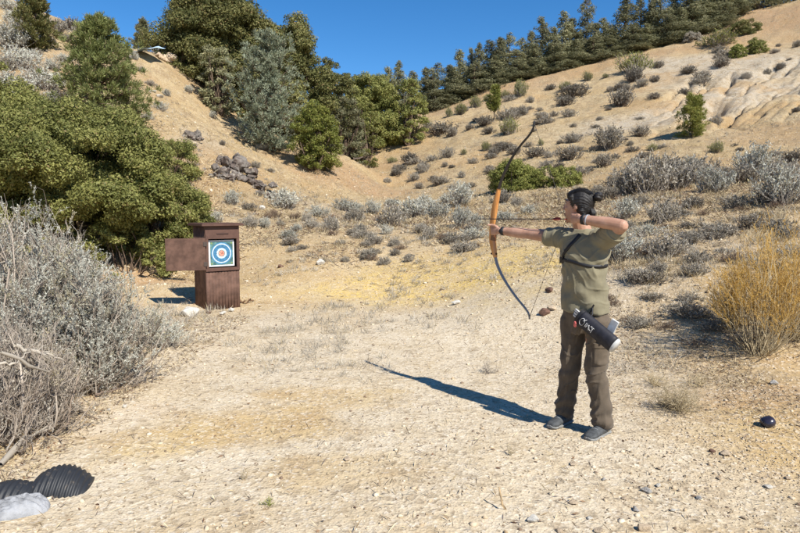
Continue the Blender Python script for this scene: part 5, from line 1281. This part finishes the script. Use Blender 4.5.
def folds(V):
    z = V[:, 2]; tt = V @ Tv; cc = V @ Cv
    r = .0075 * np.sin(tt * 30 + 4 * np.sin(z * 9) + cc * 12) * sstep(1.30, .95, z) + .0055 * np.sin(z * 48 + tt * 26 + 3 * np.sin(cc * 18)) * np.exp(-((z - 1.05) / .12) ** 2)
    r = r + .0065 * np.sin((z - tt * .8) * 55 + np.sin(cc * 25) * 2) * np.exp(-((tt + .14) / .07) ** 2) * sstep(1.1, 1.2, z) + .0065 * np.sin((z + tt * .9) * 52 + np.sin(cc * 22) * 2) * np.exp(-((tt - .17) / .08) ** 2) * sstep(1.1, 1.2, z)
    cr = (1 - np.abs(vnoise((z * .8 - tt) * 13 + 3 * vnoise(z * 6, tt * 6, 95), cc * 5 + z * 2, 96))) ** 5
    return r + .004 * fbm(V[:, 0] * 9 + V[:, 1] * 7, z * 11, 90, 3) + .007 * (cr - .2)
shirt = s.build('shirt', M_SHIRT, person, .0065, 4, folds)
# cuffs and hem as slightly proud edges
for nm, c_, ax, r_ in (('sleeve_cuff', L(.292, .01, 1.416), unit(EB - SB), .0735), ('sleeve_cuff', SD_ * .45 + ED * .55 - Uv * .006 + unit(ED - SD_) * .012, unit(ED - SD_), .078)):
    q = Sdf(); q.loft([(c_ - ax * .012, unit(np.cross(ax, [.3, .2, .9])) * r_, unit(np.cross(ax, np.cross(ax, [.3, .2, .9]))) * r_), (c_ + ax * .012, unit(np.cross(ax, [.3, .2, .9])) * (r_ - .001), unit(np.cross(ax, np.cross(ax, [.3, .2, .9]))) * (r_ - .001))], 24)
    q.build(nm, M_SHIRT, shirt, .004, 2)

# trousers
s = Sdf()
s.loft([(L(0, 0, .925), Tv * .168, Cv * .118), (L(0, 0, .86), Tv * .172, Cv * .125), (L(0, -.004, .78), Tv * .172, Cv * .125), (L(0, -.004, .73), Tv * .158, Cv * .11)], 26)
s.limb([HF + L(.005, 0, -.04), L(.105, .0, .66), KF, L(.145, .0, .28), L(.172, -.012, .10)], [.098, .088, .072, .068, .073], 20, (Cv, 1.06))
s.limb([HR + L(-.01, 0, -.04), L(-.105, .01, .66), KR, L(-.125, .015, .28), L(-.140, -.005, .10)], [.100, .090, .075, .071, .077], 20, (Cv, 1.06))
def tfold(V):
    z = V[:, 2]; tt = V @ Tv; cc = V @ Cv; x = tt + cc * .6
    r = .007 * np.sin(z * 62 + x * 22 + 2.5 * np.sin(x * 20 + z * 7)) * np.exp(-((z - .16) / .09) ** 2)
    r = r + .006 * np.sin(z * 38 + x * 30 + 2 * np.sin(x * 15)) * np.exp(-((z - .47) / .11) ** 2) + .005 * np.sin(x * 42 + z * 14) * np.exp(-((z - .74) / .10) ** 2)
    cr = (1 - np.abs(vnoise(z * 15 + x * 6 + 2 * vnoise(z * 5, x * 8, 97), x * 6, 98))) ** 5; cv = (1 - np.abs(vnoise(x * 18 + z * 3, z * 3, 99))) ** 5
    return r * 1.4 + .005 * fbm(V[:, 0] * 8 + V[:, 1] * 9, z * 6, 91, 3) + .009 * (cr - .25) + .006 * (cv - .25)
tro = s.build('trousers', M_TROU, person, .0065, 3, tfold)
# belt loops line, cargo pocket and knee seams
def patch(name, target, c, ax_u, ax_v, hu, hv, nrm, th, mat, parent, n=14):
    """cloth panel laid on a surface by projecting a grid onto it"""
    me = target.data; bv = BVHTree.FromPolygons([v.co for v in me.vertices], [p.vertices for p in me.polygons]); V = []; g = Geo()
    for i in range(n + 1):
        for j in range(n + 1):
            u, v = (i / n * 2 - 1), (j / n * 2 - 1); q = c + ax_u * hu * u + ax_v * hv * v + nrm * .3
            h_ = bv.ray_cast(Vector(q), Vector(-nrm), .6)
            base = np.array(h_[0][:]) if h_[0] is not None else q - nrm * .3
            V.append(base + nrm * (th if max(abs(u), abs(v)) < .99 else -.004))
    Q = [[i * (n + 1) + j, (i + 1) * (n + 1) + j, (i + 1) * (n + 1) + j + 1, i * (n + 1) + j + 1] for i in range(n) for j in range(n)]
    g.add(V, Q); return link(name, g.mesh(name, mat, True), parent)
nrm = unit(Cv * .75 - Tv * .55)
patch('cargo_pocket', tro, L(-.15, .06, .60), unit(Tv * .8 + Cv * .6), Uv, .058, .075, nrm, .008, M_TROU, tro)
patch('pocket_flap', tro, L(-.15, .06, .668), unit(Tv * .8 + Cv * .6), Uv, .060, .018, nrm, .013, M_TROU, tro)

# shoes
def shoe(A_, nm):
    toe = unit(Cv + Tv * .05); sd_ = np.cross(Uv, toe); base = np.array([A_[0], A_[1], 0.]) ; s = Sdf()
    s.loft([(base - toe * .075 + Uv * .045, sd_ * .026, Uv * .030), (base - toe * .055 + Uv * .050, sd_ * .036, Uv * .042), (base + toe * .0 + Uv * .052, sd_ * .041, Uv * .046), (base + toe * .06 + Uv * .044, sd_ * .045, Uv * .036), (base + toe * .12 + Uv * .036, sd_ * .049, Uv * .027), (base + toe * .165 + Uv * .030, sd_ * .045, Uv * .021), (base + toe * .195 + Uv * .026, sd_ * .028, Uv * .013)], 22)
    s.limb([base + Uv * .06 + toe * .012, base + Uv * .10 - toe * .002, base + Uv * .135 - toe * .015], [.048, .048, .046], 18); s.limb([base + Uv * .075 + toe * .01, base + Uv * .062 + toe * .075], [.038, .026], 16)
    so = s.build('shoe', M_SHOE, person, .005, 3, lambda V: .0012 * fbm(V[:, 0] * 40, V[:, 1] * 40 + V[:, 2] * 30, 93, 2))
    s = Sdf(); s.loft([(base - toe * .083 + Uv * .010, sd_ * .022, Uv * .012)] + [(base + toe * k_ + Uv * (.010 + (.008 if k_ > .17 else 0)), sd_ * w_, Uv * .013) for k_, w_ in ((-.07, .036), (-.02, .042), (.05, .046), (.12, .052), (.17, .048), (.20, .030))], 20)
    s.build('sole', M_SOLE, so, .005, 2)
    for q_ in range(4):
        c_ = base + toe * (.045 + q_ * .018) + Uv * (.088 - q_ * .008); g = Geo(); g.tubes(np.array([c_ - sd_ * .022, c_ + Uv * .005, c_ + sd_ * .022])[None], .0028, 6); link('lace', g.mesh('lace', plain('lace', (.3, .32, .33), .8), True), so)
shoe(AF, 'f'); shoe(AR, 'r')

# wrist bands
def band(name, c, ax, r, w, mat, parent=person, th=.004):
    a1 = unit(np.cross(ax, [.31, .2, .92])); a2 = np.cross(ax, a1); V = []; Q = []; n = 28
    for k_ in range(n):
        an = 2 * math.pi * k_ / n; d = a1 * math.cos(an) + a2 * math.sin(an)
        for (o_, rr) in ((-w, r), (-w, r + th), (w, r + th), (w, r)): V.append(c + ax * o_ + d * rr)
    for k_ in range(n):
        j = (k_ + 1) % n
        for m_ in range(4): Q.append([k_ * 4 + m_, k_ * 4 + (m_ + 1) % 4, j * 4 + (m_ + 1) % 4, j * 4 + m_])
    g = Geo(); g.add(V, Q); return link(name, g.mesh(name, mat, True), parent)
axb = unit(WB - EB); wt = band('wristwatch', WB - axb * .035, axb, .031, .013, M_BLK)
fc_ = Sdf(); fc_.ball(WB - axb * .035 + Cv * .034, axb * .021, Uv * .021, Cv * .007); fc_.build('watch_face', M_BLK, wt, .003, 1)
axd = unit(WD - ED); band('wristband', WD - axd * .022, axd, .0335, .012, M_BLK); band('wristband', WD - axd * .048, axd, .0345, .006, plain('grey band', (.3, .3, .32), .6))

# chest strap laid on the shirt
me = shirt.data; bv = BVHTree.FromPolygons([v.co for v in me.vertices], [p.vertices for p in me.polygons])
def strap(name, pts, w, mat, parent, th=.005, closed=False, n=60):
    pts = np.array(pts); tt = np.linspace(0, 1, len(pts)); q = np.linspace(0, 1, n)
    pth = np.stack([np.interp(q, tt, pts[:, k]) for k in range(3)], -1); V = []; Q = []
    surf = []; nr_ = []
    for p in pth:
        ax_c = L(0, 0, p[2]); d = unit(p - ax_c); h_ = bv.ray_cast(Vector(p + d * .3), Vector(-d), .6)
        if h_[0] is None: surf.append(p); nr_.append(d)
        else: surf.append(np.array(h_[0][:])); nr_.append(d)
    surf = np.array(surf); nr_ = np.array(nr_)
    for _ in range(3): surf[1:-1] = (surf[:-2] + surf[1:-1] * 2 + surf[2:]) / 4
    for i in range(n):
        tg = unit(surf[min(i + 1, n - 1)] - surf[max(i - 1, 0)]); sd_ = unit(np.cross(tg, nr_[i]))
        for (a_, o_) in ((-w, -.004), (-w, th), (w, th), (w, -.004)): V.append(surf[i] + sd_ * a_ + nr_[i] * o_)
    for i in range(n - 1):
        for m_ in range(4): Q.append([i * 4 + m_, i * 4 + (m_ + 1) % 4, (i + 1) * 4 + (m_ + 1) % 4, (i + 1) * 4 + m_])
    g = Geo(); g.add(V, Q); return link(name, g.mesh(name, mat, False), parent)
ang = lambda a, z: L(.3 * math.cos(math.radians(a)), .3 * math.sin(math.radians(a)), z)
cg = strap('chest_strap', [ang(a, 1.225 + .035 * max(0, math.cos(math.radians(a - 40)))) for a in range(-200, 161, 12)], .012, M_BLK, person)
strap('shoulder_strap', [ang(35, 1.26), ang(48, 1.31), ang(66, 1.36), ang(85, 1.41), ang(100, 1.445)], .013, M_BLK, cg, n=30)
strap('guard_pad', [ang(14, 1.25), ang(30, 1.262), ang(48, 1.258)], .026, M_BLK, cg, n=16)

# ------------------------------------------------------------------ the bow, held in the bow hand
BG = L(.835, -.005, 1.455)                         # grip throat
bow = thing('recurve_bow', 'drawn recurve bow with orange wooden riser and black limbs in the outstretched hand', 'bow', O + BG)
def B_(a, u, s=0): return Tv * a + Uv * u + Cv * s        # a toward the target, u up
def wood(name, c1, c2):
    m, nt, N, L0, b = newmat(name); tc = N.new('ShaderNodeTexCoord').outputs['Object']; mp = N.new('ShaderNodeMapping'); mp.inputs['Scale'].default_value = (30, 30, 3); L0.new(tc, mp.inputs[0])
    L0.new(mix(nt, ramp(nt, noise(nt, mp.outputs[0], 2.0, 5, .6), .35, .65), c1, c2), b.inputs['Base Color']); b.inputs['Roughness'].default_value = .35; b.inputs['Coat Weight'].default_value = .4; return m
M_WOOD = wood('orange bow wood', (.42, .17, .045), (.60, .28, .085)); M_WOODD = wood('dark bow wood', (.10, .035, .015), (.16, .06, .03))
def sweep(name, prof, mat, parent):
    """prof rows: (a, u, half depth, half width)"""
    V = []; Q = []; n = 12
    for i, (a, u, hd, hw_) in enumerate(prof):
        a0, u0 = prof[max(i - 1, 0)][:2]; a1, u1 = prof[min(i + 1, len(prof) - 1)][:2]; d = unit(np.array([a1 - a0, u1 - u0])); nn = np.array([d[1], -d[0]])
        for k_ in range(n):
            an = 2 * math.pi * k_ / n; ca, sa = math.cos(an), math.sin(an); ca = np.sign(ca) * abs(ca) ** .6; sa = np.sign(sa) * abs(sa) ** .6
            V.append(B_(a + nn[0] * hd * ca, u + nn[1] * hd * ca, hw_ * sa))
    for i in range(len(prof) - 1):
        for k_ in range(n): Q.append([i * n + k_, i * n + (k_ + 1) % n, (i + 1) * n + (k_ + 1) % n, (i + 1) * n + k_])
    m_ = len(prof) - 1
    for base in (0, m_ * n):
        for k_ in range(1, n // 2): Q.append([base + k_ - 1 if k_ > 1 else base, base + k_, base + n - k_ - (0), base + n - k_ + 1 if k_ > 1 else base + n - 1])
    g = Geo(); g.add(V, Q); return link(name, g.mesh(name, mat, True), parent)
def dense(pr, n=40):
    pr = np.array(pr, float); s_ = np.concatenate([[0], np.cumsum(np.hypot(np.diff(pr[:, 0]), np.diff(pr[:, 1])))]); q = np.linspace(0, s_[-1], n)
    o_ = np.stack([np.interp(q, s_, pr[:, k]) for k in range(4)], -1)
    for _ in range(4): o_[1:-1] = (o_[:-2] + 2 * o_[1:-1] + o_[2:]) / 4
    return [tuple(r) for r in o_]
riser = sweep('riser', dense([(-.055, .335, .010, .021), (-.040, .28, .017, .021), (-.018, .20, .026, .019), (-.004, .12, .028, .014), (.006, .06, .027, .013), (.012, .02, .020, .015), (.012, -.03, .021, .017), (.004, -.08, .030, .018), (-.006, -.14, .026, .020), (-.020, -.19, .016, .021), (-.028, -.225, .009, .021)], 44), M_WOOD, bow)
sweep('grip', dense([(-.004, .035, .022, .0165), (-.010, .0, .020, .018), (-.008, -.05, .023, .019), (-.002, -.085, .026, .019)], 16), M_WOODD, riser)
M_LIMB = plain('black limb glass', (.014, .014, .016), .3, .5); M_LIMBL = plain('pale limb edge', (.26, .25, .23), .4, .4)
ul = [(-.045, .31), (-.075, .40), (-.125, .50), (-.195, .60), (-.27, .68), (-.335, .735), (-.372, .775), (-.385, .815), (-.382, .845)]
ll = [(-.020, -.20), (-.050, -.29), (-.105, -.38), (-.180, -.47), (-.260, -.55), (-.325, -.605), (-.362, -.640), (-.378, -.670), (-.376, -.695)]
sweep('upper_limb', dense([(a, u, .0058, .018 - .011 * i / 8) for i, (a, u) in enumerate(ul)]), M_LIMB, bow)
lo = sweep('lower_limb', dense([(a, u, .0062, .018 - .011 * i / 8) for i, (a, u) in enumerate(ll)]), M_LIMBL, bow)
for nm, q_ in (('limb_bolt', (-.030, .295)), ('limb_bolt', (-.014, -.195))):
    g = Geo(); g.tubes(np.array([B_(q_[0] - .028, q_[1]), B_(q_[0] + .03, q_[1])])[None], .008, 10); link(nm, g.mesh(nm, M_BLK, True), riser)
NOCK = L(.118, .055, 1.553) - BG
tu, tlw = B_(-.379, .835), B_(-.372, -.688)
g = Geo(); g.tubes(np.stack([tu, NOCK])[None], .0016, 6); g.tubes(np.stack([NOCK, tlw])[None], .0016, 6)
for e_ in (tu, tlw): g.tubes(np.stack([e_ + (NOCK - e_) * .0, e_ + (NOCK - e_) * .10])[None], .0026, 6)
link('bowstring', g.mesh('bowstring', plain('bowstring', (.07, .06, .05), .7)), bow)
# arrow
AH = L(.95, .022, 1.545) - BG; ar = thing('arrow', 'thin dark arrow with red fletching nocked on the bowstring', 'arrow', O + BG)
g = Geo(); g.tubes(np.stack([NOCK, AH])[None], .0036, 8); link('shaft', g.mesh('shaft', plain('dark carbon shaft', (.035, .028, .024), .4, .4), True), ar)
ad = unit(AH - NOCK); a1 = unit(np.cross(ad, Uv)); a2 = np.cross(ad, a1)
for k_ in range(3):
    an = 2 * math.pi * k_ / 3 + .5; d = a1 * math.cos(an) + a2 * math.sin(an); s0 = NOCK + ad * .045; V = []
    nn = np.cross(ad, d) * .0012
    for q_ in (0, 1):
        for x_, y_ in ((0, .003), (.008, .013), (.045, .014), (.075, .003)): V.append(s0 + ad * x_ + d * y_ + nn * (q_ * 2 - 1))
    g = Geo(); g.add(V, [[0, 1, 2, 3], [7, 6, 5, 4], [0, 4, 5, 1], [1, 5, 6, 2], [2, 6, 7, 3]]); link('fletching', g.mesh('fletching', plain('red vane', (.55, .07, .04), .5)), ar)
g = Geo(); g.tubes(np.stack([AH, AH + ad * .03])[None], np.array([[.0045, .0008]]), 8); link('arrow_tip', g.mesh('tip', plain('steel tip', (.4, .4, .4), .3, .5, metal=1), True), ar)
g = Geo(); g.tubes(np.stack([NOCK - ad * .006, NOCK + ad * .014])[None], .0046, 8); link('nock', g.mesh('nock', plain('red nock', (.5, .06, .04), .4), True), ar)

# ------------------------------------------------------------------ quiver on the hip
def at_px(px, py, t, c):                       # point of the body plane seen at a photo pixel
    d = raydir(px, py); n_ = unit(Cv); p0 = O + Cv * c; k_ = ((p0 - np.array([0, 0, CAMZ])) @ n_) / (d @ n_); return np.array([0, 0, CAMZ]) + d * k_
q0 = at_px(581, 316, 0, .165); q1 = at_px(616, 345, 0, .17); qa = unit(q1 - q0); ql = np.linalg.norm(q1 - q0)
qu = thing('hip_quiver', 'black tube quiver with white writing hanging on the archer hip', 'quiver', q0)
qn = unit(Cv - qa * (Cv @ qa)); qs = np.cross(qa, qn)
def tube_mesh(name, a0, a1, r0, r1, mat, parent, fl=.72, open_=False, n=32):
    V = []; Q = []; K = 10
    for i in range(K + 1):
        f = i / K; c_ = qa * (a0 + (a1 - a0) * f); r = r0 + (r1 - r0) * f
        for k_ in range(n): an = 2 * math.pi * k_ / n; V.append(c_ + qs * r * math.cos(an) + qn * r * fl * math.sin(an))
    for i in range(K):
        for k_ in range(n): Q.append([i * n + k_, i * n + (k_ + 1) % n, (i + 1) * n + (k_ + 1) % n, (i + 1) * n + k_])
    T = []
    c0 = len(V); V.append(qa * (a0 + (.03 if open_ else 0))); c1 = len(V); V.append(qa * a1)
    for k_ in range(n): T.append([c0, (k_ + 1) % n, k_]); T.append([c1, K * n + k_, K * n + (k_ + 1) % n])
    g = Geo(); g.add(V, Q, T); return link(name, g.mesh(name, mat, True), parent)
M_QV = plain('black quiver cloth', (.016, .016, .022), .6, .35, 30, .3, .3, 90, .002)
tu_ = tube_mesh('tube', -.01, ql - .012, .060, .058, M_QV, qu, open_=True)
tube_mesh('end_cap', ql - .012, ql + .004, .056, .050, plain('pale cap', (.5, .5, .48), .6), tu_); tube_mesh('rim', -.018, .004, .0625, .0625, M_BLK, tu_)
for k_, (o_, l_) in enumerate([(-.026, .055), (-.004, .070), (.020, .060)]):
    s0 = qs * o_ + qn * (.01 - .01 * k_); g = Geo(); g.tubes(np.stack([s0 + qa * .12, s0 - qa * (l_ + .01)])[None], .0035, 8); sp_ = link('quiver_arrow', g.mesh('shaft', plain('shaft', (.05, .05, .05), .4), True), qu)
    for a_ in (0, 2.09, 4.19):
        d = qs * math.cos(a_ + .6) + qn * math.sin(a_ + .6); n2 = np.cross(qa, d) * .0012; V = []
        for q_ in (-1, 1):
            for x_, y_ in ((-.0, .002), (-.012, .012), (-.045, .012), (-.055, .002)): V.append(s0 + qa * (x_ - .012) + d * y_ + n2 * q_)
        g = Geo(); g.add(V, [[0, 1, 2, 3], [7, 6, 5, 4], [0, 4, 5, 1], [1, 5, 6, 2], [2, 6, 7, 3]]); link('white_vane', g.mesh('vane', plain('white vane', (.75, .75, .73), .5)), sp_)
# straps from the belt
g = Geo(); b1 = at_px(594, 303, 0, .12) - q0; g.tubes(limb_paths(b1[None], (qa * .05 + qn * .03)[None], np.random.RandomState(1), 6, .2), .006, 6); g.tubes(limb_paths((b1 + qs * .02)[None], (qa * .07 + qn * .03)[None], np.random.RandomState(2), 6, .2), .006, 6)
link('hanger', g.mesh('hanger', M_BLK, True), qu)
# red tag with a white clip
q = Sdf(); q.limb([qa * .0 - qs * -.035 + qn * .047, qa * .012 + qs * .060 + qn * .040], [.010, .013], 10, (qn, .5)); q.build('red_tag', plain('red tag', (.55, .13, .12), .5, .3, 60, .4), qu, .003, 1)
# white lettering on the tube, drawn as raised strokes
def pt_on(u, v, r=.0605, fl=.72):       # u along the tube, v across
    an = math.pi / 2 - v / r * 1.0; return qa * u + qs * r * math.cos(an) + qn * (r * fl * math.sin(an) + .0012)
def stroke(pts): 
    pts = np.array(pts); tt = np.linspace(0, 1, len(pts)); q_ = np.linspace(0, 1, 24); return np.array([pt_on(np.interp(a_, tt, pts[:, 0]), np.interp(a_, tt, pts[:, 1])) for a_ in q_])
g = Geo(); S_ = []
cir = lambda cx, cy, rx, ry, a0=0, a1=360: [(cx + rx * math.cos(math.radians(a)), cy + ry * math.sin(math.radians(a))) for a in np.linspace(a0, a1, 20)]
S_ += [cir(.040, .0, .018, .027, 0, 180), cir(.040, .0, .018, .027, 180, 360), [(.044, .010), (.062, .034)]]
S_ += [[(.072, -.016), (.074, .018)], [(.084, .018), (.080, -.018), (.096, .016), (.106, -.020)], cir(.117, .002, .010, .016, 0, 180), cir(.117, .002, .010, .016, 180, 360), [(.130, -.024), (.132, .018), (.138, .016)]]
for st in S_: g.tubes(stroke([(x_, -y_) for x_, y_ in st])[None], .0021, 5)
link('lettering', g.mesh('lettering', plain('white print', (.72, .72, .70), .6)), tu_)
# white card tucked behind the quiver
cc = at_px(613, 326, 0, .10)
cd_ = boxes('glove', [(-.028, .028, -.006, .006, -.045, .045)], plain('white cloth rag', (.6, .6, .58), .8, .2, 20, .2), None, cc, math.atan2(Tv[1], Tv[0])); cd_.rotation_euler = (0, math.radians(25), math.atan2(-Tv[1], -Tv[0]))
tag(cd_, 'white folded rag sticking out behind the black hip quiver', 'rag')

PS = .987
for o_ in (person, bow, ar, qu): o_.location = tuple(np.array(O) + (np.array(o_.location[:]) - O) * PS); o_.scale = (PS, PS, PS)
